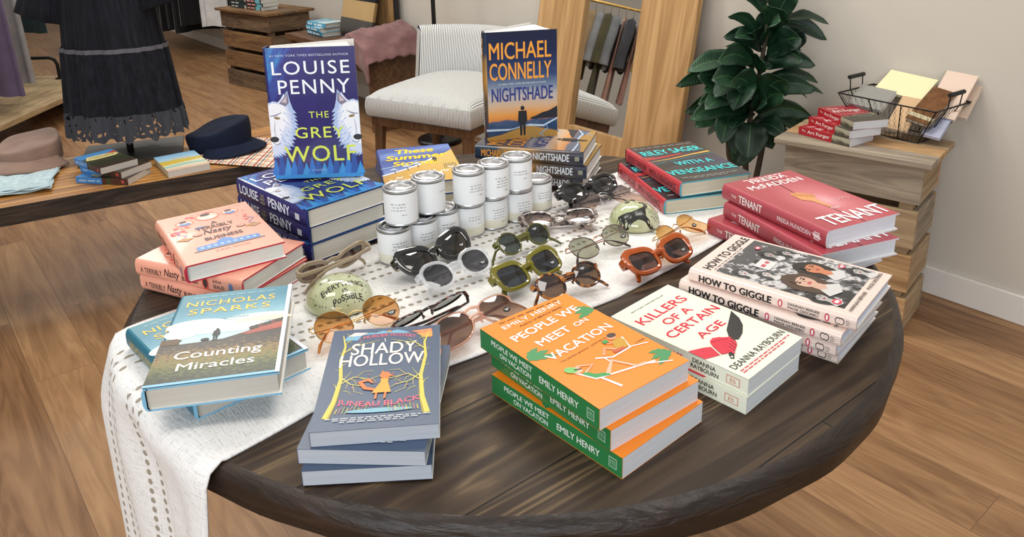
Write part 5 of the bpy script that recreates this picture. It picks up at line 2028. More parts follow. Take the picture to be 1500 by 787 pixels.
# long axis of the boards runs up the frame
for nd in ntb.nodes:
    if nd.type == 'MAPPING' and abs(nd.inputs['Scale'].default_value[0] - 1.0) < 1e-6 and abs(nd.inputs['Scale'].default_value[1] - 22) < 1e-6:
        nd.inputs['Scale'].default_value = (26, .9, 26)
    elif nd.type == 'MAPPING' and abs(nd.inputs['Scale'].default_value[1] - 6.6) < 1e-3:
        nd.inputs['Scale'].default_value = (6, .5, 6)
AL = R(10)
ex, ey = -WD, (Vector((0, 0, 1)) * math.cos(AL) - WN * math.sin(AL))
ez = ex.cross(ey)
B0 = wp(0, .27, 0)
mir = empty('leaning_mirror', (0, 0, 0))
mir.matrix_world = Matrix(((ex.x, ey.x, ez.x, B0.x), (ex.y, ey.y, ez.y, B0.y), (ex.z, ey.z, ez.z, B0.z + .006), (0, 0, 0, 1)))
tag(mir, 'leaning mirror in a wide rough-sawn wooden frame reflecting a rail of clothes', 'mirror')
S0, S1, S2, S3 = -1.925, -1.615, -1.272, -.975
H0, H1, H2 = .325, 1.25, 1.46
for (xa, ya, xb, yb_) in ((S0, 0, S1, H2), (S2, 0, S3, H2), (S1, .005, S2, H0), (S1, H1, S2, H2)):
    mb = MB()
    mb.box(xa + .0005, ya, -.03, xb - .0005, yb_, .0, barn)
    mb.build('frame_board', mir, bevel=.003)
mm_, nt, b = newmat('mirror_silver')
b.inputs['Base Color'].default_value = (.86, .87, .86, 1)
b.inputs['Metallic'].default_value = 1
b.inputs['Roughness'].default_value = .015
mb = MB()
mb.box(S1 - .01, H0 - .01, -.028, S2 + .01, H1 + .01, -.020, mm_)
mb.build('mirror_glass', mir)

# ---------------------------------------------------------------- striped slipper chair
ch = empty('striped_chair', (-.310, 3.825, 0), (0, 0, R(-31)))
tag(ch, 'armless blue and white striped chair with a curved back and wooden legs', 'chair')
str_m, nt, b = newmat('ticking_stripe')
tc = N(nt, 'ShaderNodeTexCoord')
sx = N(nt, 'ShaderNodeSeparateXYZ')
nt.links.new(tc.outputs['UV'], sx.inputs[0])
m1 = N(nt, 'ShaderNodeMath', operation='MULTIPLY')
nt.links.new(sx.outputs['X'], m1.inputs[0])
m1.inputs[1].default_value = 74.0
m2 = N(nt, 'ShaderNodeMath', operation='FRACT')
nt.links.new(m1.outputs[0], m2.inputs[0])
rs = ramp_node(nt, [(0, '4a5666'), (.22, '4a5666'), (.32, 'd8d8d4'), (.92, 'd8d8d4'), (1, '4a5666')])
nt.links.new(m2.outputs[0], rs.inputs[0])
nt.links.new(rs.outputs[0], b.inputs['Base Color'])
b.inputs['Roughness'].default_value = .9
oakd = wood_mat('chair_oak', [(.25, '3c2818'), (.5, '5d4028'), (.8, '75553a')], scale=(12, 12, 2), rough=.5, bump=.2)
cw, cd = .61, .54
mb = MB()


def seat_top(i, j):
    x, y = (i - .5) * 2, j
    e = min(1, (1 - abs(x)) * 9) ** .5 if abs(x) < 1 else 0
    e2 = min(1, j * 9, (1 - j) * 14) ** .5 if 0 < j < 1 else 0
    return (x * cw / 2, -cd / 2 + j * cd, .445 + .025 * e * e2 + .045 * (1 - x * x) * math.sin(math.pi * min(1, j * .62 + .1)) * e2)


mb.grid(33, 25, seat_top, str_m)
P = []
nP = 97
for k in range(nP):                          # boxed edge round the seat, stripes upright
    t = k / (nP - 1) * 4
    s_, f = int(min(3, t)), t - int(min(3, t))
    c4 = [(-1, -1), (1, -1), (1, 1), (-1, 1), (-1, -1)]
    P.append(((c4[s_][0] + (c4[s_ + 1][0] - c4[s_][0]) * f) * cw / 2, (c4[s_][1] + (c4[s_ + 1][1] - c4[s_][1]) * f) * cd / 2))
vs, uvs, ln = [], [], 0
for k, (x, y) in enumerate(P):
    if k:
        ln += math.dist(P[k], P[k - 1])
    for z, o_ in ((.352, -.006), (.364, .004), (.40, .009), (.434, .004), (.445, 0)):
        q = Vector((x, y, 0)).normalized()
        vs.append((x + q.x * o_, y + q.y * o_, z))
        uvs.append((ln / cw, z))
fs = [(k * 5 + j, (k + 1) * 5 + j, (k + 1) * 5 + j + 1, k * 5 + j + 1) for k in range(nP - 1) for j in range(4)]
mb.mesh(vs, fs, str_m, uvs)
mb.face([(-cw / 2, -cd / 2, .353), (-cw / 2, cd / 2, .353), (cw / 2, cd / 2, .353), (cw / 2, -cd / 2, .353)], str_m, [(0, 0)] * 4)
mb.build('seat', ch, smooth=50)
mb = MB()


def back_pt(i, j, off):
    x = (i - .5) * 2
    hw = cw / 2 + .01
    ang = x * R(48)
    rad = hw / math.sin(R(48))
    cxp, cyp = math.sin(ang) * (rad + off), cd / 2 + .03 - rad + math.cos(ang) * (rad + off)
    z = .36 + j * .345
    lean = (z - .4) * .16
    return (cxp, cyp + lean, z)


mb.grid(41, 12, lambda i, j: back_pt(i, j, 0.0 - .018 * math.sin(math.pi * j)), str_m)
mb.grid(41, 12, lambda i, j: back_pt(1 - i, j, .085), str_m)
mb.grid(41, 5, lambda i, j: tuple(Vector(back_pt(i, 1, 0.085 * j)) + Vector((0, 0, .02 * math.sin(math.pi * j)))), str_m)
for e in (0, 1):
    mb.grid(5, 12, lambda i, j: back_pt(e, j, .085 * (i if e else 1 - i)), str_m)
mb.build('backrest', ch, smooth=50)
mb = MB()
mb.box(-cw / 2 + .015, -cd / 2 + .015, .305, cw / 2 - .015, cd / 2 - .015, .353, oakd)
mb.build('rail', ch, bevel=.004)
for sx_ in (-1, 1):
    for sy in (-1, 1):
        mb = MB()
        x, y = sx_ * (cw / 2 - .045), sy * (cd / 2 - .045)
        mb.sweep([(x, y, .33), (x + sx_ * .012, y + sy * .02, 0)], (0, 1, 0), [.052, .034], [.052, .034], oakd)
        mb.build('leg', ch)

# ---------------------------------------------------------------- floor lamp
lp = empty('floor_lamp', (-.425, 4.45, 0))
tag(lp, 'black floor lamp pole with a round base behind the striped chair', 'floor lamp')
lm_ = flat('121214', .35, .3)
mb = MB()
mb.lathe([(0, 0), (.128, 0), (.13, .004), (.13, .018), (.122, .026), (.03, .030), (.018, .045), (0, .045)], lm_, 48)
mb.build('base', lp, smooth=35)
mb = MB()
mb.tube([(0, 0, .04), (0, 0, 1.55)], .0125, lm_, 14)
mb.build('pole', lp, smooth=60)
mb = MB()
mb.lathe([(.09, 1.78), (.17, 1.52), (.168, 1.52), (.088, 1.78)], flat('ded6c6', .8), 40)
mb.tube([(-.17, 0, 1.53), (.17, 0, 1.53)], .003, lm_, 6)
mb.tube([(0, 0, 1.5), (0, 0, 1.60)], .016, lm_, 10)
mb.build('lamp_shade', lp, smooth=40)
mb = MB()
mb.tube([(.10, .03, .02), (.16, .0, .006), (.26, -.10, .005), (.36, -.28, .005), (.50, -.22, .005), (.62, -.36, .005)], .0035, lm_, 6)
mb.build('cord', lp, smooth=60)

# ---------------------------------------------------------------- bench by the wall: teal books, cushion, throw
bench_m = wood_mat('bench_walnut', [(.25, '3a2718'), (.5, '5d4029'), (.8, '7a5a3c')], scale=(2, 16, 16), rough=.5, bump=.2)
boardm = wood_mat('bench_board', [(.25, '7a5c38'), (.5, '9c7a4e'), (.8, 'b08e62')], scale=(10, 10, 1.5), rough=.6, bump=.2)
MW = Matrix(((-WD.x, -WN.x, 0, WALL0.x), (-WD.y, -WN.y, 0, WALL0.y), (0, 0, 1, 0), (0, 0, 0, 1)))
bn = empty('wooden_bench', (0, 0, 0))
bn.matrix_world = MW
tag(bn, 'low walnut bench along the wall under the teal books and rose throw', 'bench')
mb = MB()
mb.box(-4.28, -.44, .455, -3.10, -.03, .495, bench_m)
mb.build('bench_top', bn, bevel=.004)
for xa in (-4.25, -3.16):
    mb = MB()
    mb.box(xa, -.42, 0, xa + .04, -.05, .455, bench_m)
    mb.build('side_panel', bn, bevel=.003)
mb = MB()
mb.box(-4.2, -.40, .36, -3.13, -.37, .455, bench_m)
mb.build('apron', bn, bevel=.003)
bp_o = empty('leaning_board', (0, 0, 0))
bp_o.matrix_world = MW
tag(bp_o, 'tall plain wooden board leaning on the wall behind the striped cushion', 'board')
mb = MB()
mb.box(-3.86, -.065, .4965, -3.42, -.03, 1.10, boardm)
mb.build('panel', bp_o, bevel=.003)
mb = MB()
mb.box(-3.415, -.06, .4965, -3.40, -.03, 1.10, flat('1c1a1a', .5))
mb.build('edge_strip', bp_o)

A = Art()
A.poly([(0, 0), (1, 0), (1, .35), (0, .5)], 'cfe0e4', 1)
A.text('Summer', .12, .62, .88, .8, 'e9f0f0', 2, .02)
A.words(.15, .2, .85, .24, '3a6a80', 5, 4)
S = Art(8.0)
S.words(.06, .3, .30, .72, 'eef5f6', 2, 7)
S.words(.40, .3, .82, .72, 'd9ecf0', 2, 8)
proto = make_book('', .15, .23, .030, True, '4fa3c4', A, '4a9fc6', S, '4fa3c4', '6ab3d0', 'bdbab2')
A0 = math.degrees(WALL_ANGLE)
q = wp(4.02, .27, 0)
pile(proto, [(q.x + .02, q.y, .4955 + .06, A0 + 90 + 6), (q.x, q.y, .4955 + .03, A0 + 90 - 3), (q.x + .01, q.y, .4955, A0 + 90)],
     ['sky blue hardcover topmost of three on the walnut bench', 'sky blue hardcover in the middle of three on the walnut bench', 'sky blue hardcover lowest of three on the walnut bench'], 'sky blue hardcovers on the bench')

cu_ = empty('cushion', (0, 0, 0))
tag(cu_, 'square cushion with black, straw and charcoal bands leaning on the board', 'cushion')
cM = Matrix.Translation(wp(3.68, .21, .497)) @ Matrix(((-WD.x, -WN.x, 0, 0), (-WD.y, -WN.y, 0, 0), (0, 0, 1, 0), (0, 0, 0, 1))) @ Matrix.Rotation(R(-14), 4, 'X')
cu_.matrix_world = cM
cm, nt, b = newmat('banded_weave')
tc = N(nt, 'ShaderNodeTexCoord')
sx = N(nt, 'ShaderNodeSeparateXYZ')
nt.links.new(tc.outputs['UV'], sx.inputs[0])
rb = ramp_node(nt, [(0, '57534f'), (.31, '57534f'), (.315, 'c4a573'), (.62, 'c4a573'), (.625, '23252a'), (1, '23252a')], 'CONSTANT')
nt.links.new(sx.outputs['Y'], rb.inputs[0])
nt.links.new(rb.outputs[0], b.inputs['Base Color'])
b.inputs['Roughness'].default_value = .95
nz = N(nt, 'ShaderNodeTexWave', Scale=60.0, Distortion=1.0)
nt.links.new(tc.outputs['UV'], nz.inputs['Vector'])
bp = N(nt, 'ShaderNodeBump', Strength=.5, Distance=.003)
nt.links.new(nz.outputs['Fac'], bp.inputs['Height'])
nt.links.new(bp.outputs['Normal'], b.inputs['Normal'])
mb = MB()
for sgn in (1, -1):
    def cp(i, j, sgn=sgn):
        x, y = (i - .5) * 2, (j - .5) * 2
        t_ = (max(0, 1 - x ** 4) * max(0, 1 - y ** 4)) ** .5
        return (x * .20 * (1 - .04 * (1 - y * y)), -.055 * sgn * t_, .20 + y * .20 * (1 - .04 * (1 - x * x)))
    mb.grid(21, 21, cp if sgn > 0 else (lambda i, j: cp(1 - i, j)), cm)
mb.build('cover', cu_, smooth=60)

th_ = cloth_mat('rose_throw', '8d6a68', '6d4d4e', 90, 9, .5)
mb = MB()
rnd = random.Random(4)


def thr(i, j):
    s = 3.45 - .40 * i
    d = .08 + .42 * j
    w_ = .5 * math.sin(9 * i + 4 * j) + .35 * math.sin(17 * i - 9 * j + 1) + .25 * math.sin(31 * j + 13 * i)
    z = .50 + .105 * math.sin(math.pi * min(1, i * 1.1)) * (1 - .5 * j) + .022 * w_ + .042
    if j > .80:
        z -= (j - .80) * .75
        d = .416 + .06 + .012 * w_
    if i > .88:
        z -= (i - .88) * .6
    p = wp(s, d, max(z, .30))
    return p


mb.grid(60, 46, thr, th_)
tw_ = mb.build('throw_blanket', smooth=70, solid=.008)
tag(tw_, 'crumpled dusty rose throw heaped on the right end of the walnut bench', 'blanket')

# thin books on the far crate
for row, (ox, cols, nm) in enumerate([(-.17, ('1e2426', 'a9bcbb', '22333a'), 'black and teal'), (.06, ('2b2224', 'd49a92', '6fb4c2'), 'black and pink')]):
    A = Art()
    A.rect(.1, .55, .9, .8, cols[1], 1)
    S = Art(8.0)
    S.rect(.62, 0, .92, 1, cols[2], 1)
    S.words(.08, .3, .55, .7, cols[1], 2, 5 + row)
    proto = make_book('', .14, .21, .026, False, cols[0], A, cols[0], S, cols[0], cols[0], 'cfcfc9')
    c, s_ = math.cos(R(-41)), math.sin(R(-41))
    lx, ly = ox, -.05
    X, Y = -1.885 + lx * c - ly * s_, 6.10 + lx * s_ + ly * c
    pile(proto, [(X, Y, .6055 + .052, 49), (X + .006, Y, .6055 + .026, 52), (X, Y + .004, .6055, 47)],
         ['%s paperback on the far dark crate, topmost of its stack' % nm, '%s paperback on the far dark crate, middle of its stack' % nm, '%s paperback on the far dark crate, lowest of its stack' % nm], 'paperbacks on the far crate')

# ---------------------------------------------------------------- low display table on the left
LT = .44
lowm = wood_mat('honey_pine', [(.25, '7a4f24'), (.45, 'a87438'), (.62, 'c08a48'), (.85, 'd9a864')], scale=(1.6, 16, 16), rot=0, rough=.4, bump=.2, waves=.6, plank=(5, .12, .001, .2), seam='4a2c12', coat=.1)
lowe = wood_mat('bark_edge', [(.3, '1f1813'), (.6, '3d3027'), (.85, '5a4a3d')], scale=(5, 8, 18), rough=.9, bump=.9, dist=.008)
lt_ = empty('low_display_table', (-1.735, 2.285, 0), (0, 0, R(29.6)))
tag(lt_, 'low honey wood table with a dark rough edge carrying caps, books and a dress stand', 'table')
mb = MB()
LL, LD = 1.14, .50
x0_ = -.42
mb.box(x0_, .02, LT - .062, LL, .02 + LD, LT, lowe)
mb.mesh([(x0_ + .004, .024, LT + .0004), (LL - .004, .024, LT + .0004), (LL - .004, LD + .016, LT + .0004), (x0_ + .004, LD + .016, LT + .0004)], [(0, 1, 2, 3)], lowm)
mb.build('tabletop', lt_)
irn = flat('101012', .45, .5)
for xx in (-.02, LL - .12):
    mb = MB()
    P = [Vector((xx, .05, LT - .062)), Vector((xx, .05, .03)), Vector((xx, .06, .010)), Vector((xx, .08, .008)), Vector((xx, LD - .06, .008)), Vector((xx, LD - .02, .012)), Vector((xx, LD - .01, .03)), Vector((xx, LD - .01, LT - .062))]
    mb.tube(P, .008, irn, 10)
    mb.build('leg', lt_, smooth=50)

LZ = LT + .0012
A = Art()
A.poly([(.0, .72), (1, .72), (1, 1), (0, 1)], '4a86c0', 1)
A.poly([(.06, .60), (.20, .56), (.80, .56), (.95, .62), (.93, .78), (.2, .80)], 'd9c98a', 2)
A.text('COVERED BRIDGE', .18, .64, .86, .72, '3f4a30', 3, .01)
A.poly([(.70, .78), (.98, .70), (.98, .86)], 'b8502a', 3)
fm = ramp_mat('forest_print', [(0, '3a2a24'), (.35, '2c3322'), (.6, '47452c'), (1, '4a86c0')], 0, (7, 9), .5)
S = Art(8.0)
S.rect(.50, 0, 1, 1, '4a2c26', 1)
S.words(.06, .35, .46, .6, '9ac0e0', 3, 2)
S.rect(.60, 0, .66, 1, '2f4a2c', 2)
S.ell(.90, .5, .03, .28, 'b5504a', 2, asp=1)
proto = make_book('', .13, .20, .0225, False, fm, A, '3f86cc', S, '3f7fc0', '5a3a30', 'b9b4ac')
pile(proto, [(-1.44, 2.655, LZ + .045, 51), (-1.41, 2.66, LZ + .0225, 66), (-1.41, 2.635, LZ, 80)],
     ['small woodland paperback with a blue spine, topmost of three on the low table', 'small woodland paperback in the middle of three on the low table', 'small woodland paperback with a blue spine, lowest of three on the low table'], 'woodland paperbacks')
A = Art()
A.poly([(0, .35), (1, .45), (1, .60), (0, .62)], 'c9b04a', 1)
A.text('Island', .30, .62, .75, .74, 'e0c060', 2, .0, .2)
A.poly([(0, .18), (.6, .24), (1, .2), (1, .3), (.5, .34), (0, .27)], '8fc0b4', 2)
fm = ramp_mat('dune_print', [(0, 'c9a58a'), (.15, 'd6cab4'), (.35, 'd9cfa8'), (.62, 'a9cbe0'), (1, '86b8dc')], 0, (5, 9), .2)
o = make_book('small seaside paperback lying alone on the low table', .145, .205, .024, False, fm, A, 'b8b8a0', None, 'c9c0a8', 'c9c0a8', 'c9c4bc')
put(o, -1.213, 2.745, LZ, 36)

# caps
def cap(label, x, y, turn, cloth, r=.105, hgt=.095, slump=.0, z=LZ, high=2.5):
    o = empty('cap', (x, y, z), (0, 0, R(turn)))
    tag(o, label, 'cap')
    mb = MB()

    TAB = [(1.0, 0), (1.03, .2), (1.05, .45), (1.05, .7), (1.03, .90), (1.01, .975), (.985, .998), (.95, 1.005), (.80, 1.0), (.60, .985), (.40, .98), (.20, .985), (.05, .99), (.002, .99)]

    def crown(i, j):                         # upright sides, flat slumped top
        t = i * 2 * math.pi
        q, zq = TAB[int(round(j * 13))]
        k = min(1, zq)
        z_ = .006 + hgt * zq * (1 + slump * q * math.cos(t - high) + .06 * q * math.sin(3 * t + 1))
        rr = r * q * (1 + .025 * math.sin(5 * t + 1) * k + .03 * math.sin(2 * t) * k)
        return (rr * math.cos(t) * 1.10, rr * math.sin(t) * .95, z_)
    mb.grid(48, 14, crown, cloth, wrap=True)
    mb.build('crown', o, smooth=48, solid=.002)
    mb = MB()
    mb.lathe([(r * 1.012, .001), (r * 1.018, .004), (r * 1.030, .026), (r * 1.022, .030)], cloth, 48, 1.10, .95)
    mb.build('band', o, smooth=60, solid=.002)
    mb = MB()

    def brim(i, j):
        a = (i - .5) * R(140)
        rr = r * 1.02 + .062 * j * max(0, math.cos(a * .64)) ** .8
        return (rr * math.cos(a) * 1.09, rr * math.sin(a) * .95, .020 + .010 * math.cos(a) - .024 * j * (1 if z > LZ + .01 else .8) - .010 * j * abs(math.sin(a)))
    mb.grid(25, 8, brim, cloth)
    mb.build('brim', o, smooth=60, solid=.004)
    return o


cap('dusty brown cap with a short brim lying on folded cloth at the left', -1.800, 2.815, -75, cloth_mat('taupe_twill', '94796a', '7d6457', 260, 12, .4), .105, .070, .25, z=LZ + .017)
cap('navy blue cap with a short brim lying on plaid cloth', -1.146, 2.962, -30, cloth_mat('navy_twill', '141d33', '0e1524', 260, 12, .4, sheen=0.0), .112, .080, .40, z=LZ + .008, high=.7)

# folded cloths
fb = cloth_mat('ice_blue_seersucker', 'c3d6da', '9fb8c0', 200, 60, .6)
mb = MB()
for k in range(4):
    def fl(i, j, k=k):
        x, y = -.18 + .30 * i, -.14 + .27 * j
        w_ = .003 * math.sin(14 * i + 3 * k) + .003 * math.sin(11 * j + k)
        return (x + .006 * math.sin(9 * j + k), y + .008 * math.sin(8 * i + 2 * k), .004 + .0035 * k + w_)
    mb.grid(24, 20, fl, fb)
fo = mb.build('folded_garment', smooth=60, solid=.003)
fo.location = (-1.735, 2.60, LZ + .003)
fo.rotation_euler = (0, 0, R(22))
tag(fo, 'folded pale blue garment at the left end of the low table', 'garment')
pm, nt, b = newmat('plaid_cloth')
tc = N(nt, 'ShaderNodeTexCoord')
mp = N(nt, 'ShaderNodeMapping')
mp.inputs['Scale'].default_value = (7, 7, 1)
nt.links.new(tc.outputs['UV'], mp.inputs['Vector'])
sx = N(nt, 'ShaderNodeSeparateXYZ')
nt.links.new(mp.outputs['Vector'], sx.inputs[0])
cols = []
for ax, st in (('X', [(0, 'e6ddd2'), (.30, 'b4553e'), (.42, 'e6ddd2'), (.60, '3c4a72'), (.68, 'e6ddd2'), (.84, 'd08a3a'), (.92, 'e6ddd2')]), ('Y', [(0, 'ece4da'), (.25, '9c4a44'), (.36, 'ece4da'), (.58, '5a6488'), (.66, 'ece4da')])):
    fr = N(nt, 'ShaderNodeMath', operation='FRACT')
    nt.links.new(sx.outputs[ax], fr.inputs[0])
    r_ = ramp_node(nt, st, 'CONSTANT')
    nt.links.new(fr.outputs[0], r_.inputs[0])
    cols.append(r_)
mx = N(nt, 'ShaderNodeMixRGB', blend_type='MULTIPLY')
mx.inputs['Fac'].default_value = 1.0
nt.links.new(cols[0].outputs[0], mx.inputs['Color1'])
nt.links.new(cols[1].outputs[0], mx.inputs['Color2'])
nt.links.new(mx.outputs[0], b.inputs['Base Color'])
b.inputs['Roughness'].default_value = .95
mb = MB()


def pld(i, j):
    x, y = -.14 + .36 * i, -.20 + .34 * j - .10 * i
    return (x, y, .003 + .0025 * math.sin(12 * i) * math.sin(9 * j))


mb.grid(24, 20, pld, pm)
po = mb.build('plaid_scarf', smooth=60, solid=.003)
po.location = (-1.075, 2.99, LZ + .003)
po.rotation_euler = (0, 0, R(0))
tag(po, 'red, blue and cream plaid cloth spread under the navy cap', 'scarf')

# dress on a stand
ds = empty('dress_stand', (-1.485, 2.93, LZ), (0, 0, R(20)))
tag(ds, 'black stand with a flat grey base plate holding the dark dress', 'stand')
mb = MB()
mb.box(-.17, -.13, 0, .19, .15, .007, flat('4c4a48', .5, .4))
mb.build('base_plate', ds, bevel=.002)
mb = MB()
mb.tube([(0, 0, .006), (0, 0, 1.02)], .0125, irn, 12)
mb.build('pole', ds, smooth=60)
mb = MB()
mb.lathe([(0, .62), (.10, .64), (.12, .72), (.10, .84), (.13, .95), (.12, 1.0), (.05, 1.03), (.045, 1.09), (0, 1.10)], flat('2b2a2c', .7), 32, 1.1, .75)
mb.build('torso_form', ds, smooth=60)
dr_m, nt, b = newmat('crinkled_charcoal')
tc = N(nt, 'ShaderNodeTexCoord')
mp = N(nt, 'ShaderNodeMapping')
mp.inputs['Scale'].default_value = (90, 6, 1)
nt.links.new(tc.outputs['UV'], mp.inputs['Vector'])
nz = N(nt, 'ShaderNodeTexNoise', Scale=1.0, Detail=4.0)
nt.links.new(mp.outputs['Vector'], nz.inputs['Vector'])
rd = ramp_node(nt, [(.3, '0f1016'), (.7, '20222b')])
nt.links.new(nz.outputs['Fac'], rd.inputs[0])
nt.links.new(rd.outputs[0], b.inputs['Base Color'])
b.inputs['Roughness'].default_value = .85
b.inputs['Sheen Weight'].default_value = .03
b.inputs['Specular IOR Level'].default_value = .2
bp = N(nt, 'ShaderNodeBump', Strength=.6, Distance=.004)
nt.links.new(nz.outputs['Fac'], bp.inputs['Height'])
nt.links.new(bp.outputs['Normal'], b.inputs['Normal'])
lace_m, nt, b = newmat('grey_lace')
tc = N(nt, 'ShaderNodeTexCoord')
vo = N(nt, 'ShaderNodeTexVoronoi', Scale=1.0)
vo.feature = 'DISTANCE_TO_EDGE'
mp = N(nt, 'ShaderNodeMapping')
mp.inputs['Scale'].default_value = (70, 4.0, 1)
nt.links.new(tc.outputs['UV'], mp.inputs['Vector'])
nt.links.new(mp.outputs['Vector'], vo.inputs['Vector'])
gt = N(nt, 'ShaderNodeMath', operation='LESS_THAN')
nt.links.new(vo.outputs['Distance'], gt.inputs[0])
gt.inputs[1].default_value = .27
nt.links.new(gt.outputs[0], b.inputs['Alpha'])
b.inputs['Base Color'].default_value = lin('3a3b42')
b.inputs['Roughness'].default_value = .9
dress = empty('lace_hem_dress', (-1.478, 2.93, LZ), (0, 0, R(0)))
tag(dress, 'dark charcoal tiered dress with a grey lace hem hanging on the stand', 'dress')


def skirt(t, z, amp):
    k = (1.06 - z) / .98
    hw = .110 + .108 * max(0, k) ** .8
    if z > 1.06:
        hw = .115 + .02 * (z - 1.06) * 8
    p = amp * (math.sin(17 * t + 3 * math.sin(2 * t)) + .5 * math.sin(31 * t + 1)) * min(1, max(.15, k))
    return ((hw + p) * math.cos(t), (hw * .72 + p) * math.sin(t))


ZM = .42
mb = MB()
mb.grid(160, 10, lambda i, j: (*skirt(i * 6.2832, ZM - (ZM - .17) * j, .009), ZM - (ZM - .17) * j), dr_m, wrap=True)
mb.build('lower_tier', dress, smooth=70)
mb = MB()
mb.grid(160, 16, lambda i, j: (*[c_ * (.97 if j > .05 else .99) for c_ in skirt(i * 6.2832, 1.10 - (1.10 - ZM) * j, .006)], 1.10 - (1.10 - ZM) * j), dr_m, wrap=True)
mb.build('upper_tier', dress, smooth=70)
mb = MB()
mb.grid(160, 3, lambda i, j: (*[c_ * 1.012 for c_ in skirt(i * 6.2832, ZM + .008 - .016 * j, .007)], ZM + .008 - .016 * j), flat('5b5b62', .9), wrap=True)
mb.build('seam_ribbon', dress, smooth=70)
mb = MB()


def hem(i, j):
    t = i * 6.2832
    z = .185 - (.085 + .014 * abs(math.sin(t * 6.5 + .4)) + .006 * math.sin(t * 29)) * j
    x, y = skirt(t, .185 - .08 * j, .009)
    return (x * 1.012, y * 1.012, z)


mb.grid(200, 8, hem, lace_m)
mb.build('lace_hem', dress, smooth=70)
for s in (-1, 1):
    mb = MB()

    def slv(i, j, s=s):
        t = i * 6.2832
        f = j
        c_ = Vector((s * (.14 + .085 * f), -.02, 1.02 - .485 * f)) if s < 0 else Vector((s * (.13 + .11 * f), -.02, 1.02 - .44 * f))
        rr = .05 + .045 * f ** 3 + .006 * math.sin(9 * t)
        return (c_.x + rr * math.cos(t), c_.y + rr * .8 * math.sin(t), c_.z + s * .3 * rr * math.cos(t))
    mb.grid(40, 12, slv, dr_m, wrap=True)
    mb.build('sleeve', dress, smooth=70, solid=.002)


# ---------------------------------------------------------------- clothes rails
def garment(label, x, y, ztop, zbot, w, col, name='hanging_garment', turn=0, sleeves=True, thick=.045, group='clothes on the left rail', flare=1.1):
    o = empty(name, (x, y, 0), (0, 0, R(turn)))
    tag(o, label, 'garment', group)
    cl = cloth_mat('cloth_' + col, col, None, 180, 8, .4)
    mb = MB()
    h = ztop - zbot

    def body(i, j):
        t = i * 6.2832
        f = j
        hw = w / 2 * (.30 + .70 * min(1, f * 6) ** .6) * (1 + (flare - 1) * f)
        tt = thick * (.45 + .55 * f) * (1 + .25 * math.sin(5 * t + 2 + y * 9) * f)
        return (hw * math.copysign(abs(math.cos(t)) ** .7, math.cos(t)), tt * math.sin(t) + .008 * math.sin(11 * t + y * 7) * f, ztop - h * f - .02 * (abs(math.cos(t))) * min(1, f * 5))
    mb.grid(48, 14, body, cl, wrap=True)
    mb.build('body', o, smooth=70)
    if sleeves:
        for s in (-1, 1):
            mb = MB()
            mb.tube([(s * w * .40, 0, ztop - .05), (s * w * .52, 0, ztop - .16), (s * w * .56, .01, ztop - .36), (s * w * .56, .01, ztop - .48)], [.045, .05, .045, .05], cl, 12)
            mb.build('sleeve', o, smooth=70)
    mb = MB()
    mb.tube([(0, 0, ztop + .065), (.012, 0, ztop + .075), (.02, 0, ztop + .06), (.012, 0, ztop + .045), (0, 0, ztop + .02), (0, 0, ztop - .005)], .002, flat('8a8a8a', .3, .8), 6)
    mb.tube([(-w * .42, 0, ztop - .06), (-.02, 0, ztop - .008), (.02, 0, ztop - .008), (w * .42, 0, ztop - .06)], .006, flat('c2a070', .5), 6)
    mb.build('hanger', o, smooth=60)
    return o


RX, RTOP = -3.22, 1.37
rk = empty('garment_rack', (RX, 4.3, 0))
tag(rk, 'garment rack with a black pipe frame on a wooden platform at the left edge', 'garment rack')
plat_m = wood_mat('platform_board', [(.25, '7a6648'), (.5, 'a18a66'), (.8, 'bba684')], scale=(14, 2, 14), rough=.7, bump=.3)
mb = MB()
for k in range(3):
    mb.box(-.30 + k * .20, -1.15, .15, -.102 + k * .20, 1.45, .185, plat_m)
mb.build('platform', rk, bevel=.003)
mb = MB()
mb.box(-.28, -1.0, 0, .24, -.9, .15, flat('2a2320', .8))
mb.build('platform_foot', rk)
mb = MB()
mb.box(-.28, 1.2, 0, .24, 1.3, .15, flat('2a2320', .8))
mb.build('platform_foot', rk)
mb = MB()
mb.tube([(0, -1.08, RTOP), (0, 1.35, RTOP)], .014, flat('c9a25a', .35, .6), 12)
mb.build('rail', rk, smooth=60)
for yy in (-1.05, 1.32):
    mb = MB()
    mb.tube([(-.26, yy, .185), (-.26, yy, RTOP + .015), (-.02, yy, RTOP + .015)], .015, irn, 10)
    mb.tube([(-.26, yy, .34), (-.10, yy, .34), (-.065, yy, .325), (-.05, yy, .29), (-.05, yy, .186)], .012, irn, 10)
    mb.tube([(-.05, yy, .186), (-.05, yy, .194)], .03, irn, 14)
    mb.build('pipe_post', rk, smooth=60)

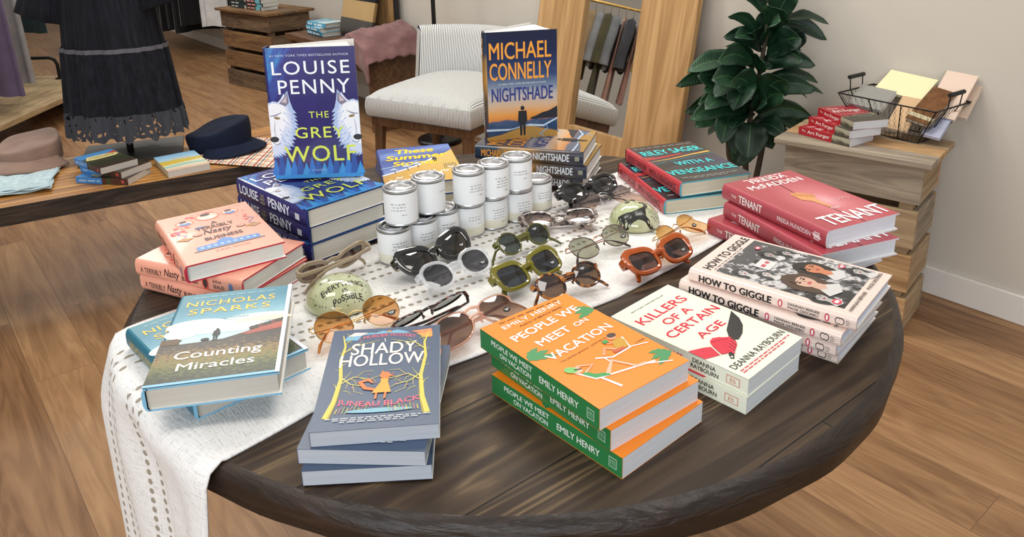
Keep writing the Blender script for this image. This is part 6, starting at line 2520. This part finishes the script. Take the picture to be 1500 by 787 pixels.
gar = [
    ('long purple trousers hanging at the front of the left rail', -3.235, 4.60, .315, .60, '5d5068', False),
    ('long pale grey trousers hanging beside the purple ones on the left rail', -3.28, 4.84, .34, .56, '8d8a8c', False),
    ('dark teal top hanging behind the grey trousers on the left rail', -3.30, 5.20, .60, .46, '172a2c', True),
    ('beige top hanging at the far end of the left rail', -3.22, 5.40, .70, .46, '85796c', True),
    ('black shirt on the left rail seen in the mirror', -3.22, 4.06, .62, .42, '1c1c20', True),
    ('khaki jacket on the left rail seen in the mirror', -3.22, 3.985, .66, .42, '8f7a5c', True),
    ('pale grey knit on the left rail seen in the mirror', -3.22, 3.91, .78, .42, '85878a', True),
    ('olive coat on the left rail seen in the mirror', -3.22, 3.84, .50, .44, '4d4a34', True),
    ('grey shirt on the left rail seen in the mirror', -3.22, 3.77, .78, .42, '77797c', True),
    ('dusty pink dress on the left rail seen in the mirror', -3.22, 3.70, .50, .40, 'a98274', False),
    ('charcoal blouse on the left rail seen in the mirror', -3.22, 3.63, .80, .42, '3f4045', True),
    ('rose skirt on the left rail seen in the mirror', -3.22, 3.56, .52, .36, '9c7468', False),
    ('mustard top on the left rail seen in the mirror', -3.22, 3.47, .90, .44, 'a8853a', True),
]
for lb, x, y, zb, w, col, sl in gar:
    garment(lb, x, y, RTOP - .08, zb, w, col, sleeves=sl, thick=.024 if y < 4.2 else .045)
mb = MB()
mb.box(-.16, -.13, 0, .16, .13, .22, crate_m3)
mb.box(-.14, -.11, .21, .14, .11, .2205, flat('2b2018', .9))
so = mb.build('wooden_box', bevel=.003)
so.location = (-3.12, 3.92, .1855)
tag(so, 'small tan wooden box on the platform under the clothes, seen in the mirror', 'box')

wr = empty('wall_rail', (0, 0, 0))
wr.matrix_world = MW
tag(wr, 'black rail on the far wall carrying black clothes', 'rail')
mb = MB()
mb.tube([(-8.2, -.25, 1.45), (-5.9, -.25, 1.45)], .014, irn, 10)
mb.build('rail', wr, smooth=60)
for xx in (-8.0, -7.0, -6.0):
    mb = MB()
    mb.tube([(xx, -.003, 1.45), (xx, -.25, 1.45)], .010, irn, 8)
    mb.build('bracket', wr, smooth=60)
WT = math.degrees(WALL_ANGLE) + 90
for k, s in enumerate((7.75, 7.55, 7.35, 7.12, 6.90, 6.68, 6.48)):
    p = wp(s, .25, 0)
    garment('black garment on the far wall rail, number %s from the white one' % ['seven', 'six', 'five', 'four', 'three', 'two', 'one'][k], p.x, p.y, 1.37, [.20, .24, .30, .22, .27, .25, .34][k], .42, '0e0e11', turn=WT, group='black clothes on the far wall rail', thick=.072, sleeves=False)
p = wp(6.22, .25, 0)
garment('white garment hanging on the far wall rail beside the dark crate', p.x, p.y, 1.37, .33, .26, 'dcdcdc', turn=WT - 55, group='clothes on the far wall rail', thick=.04)
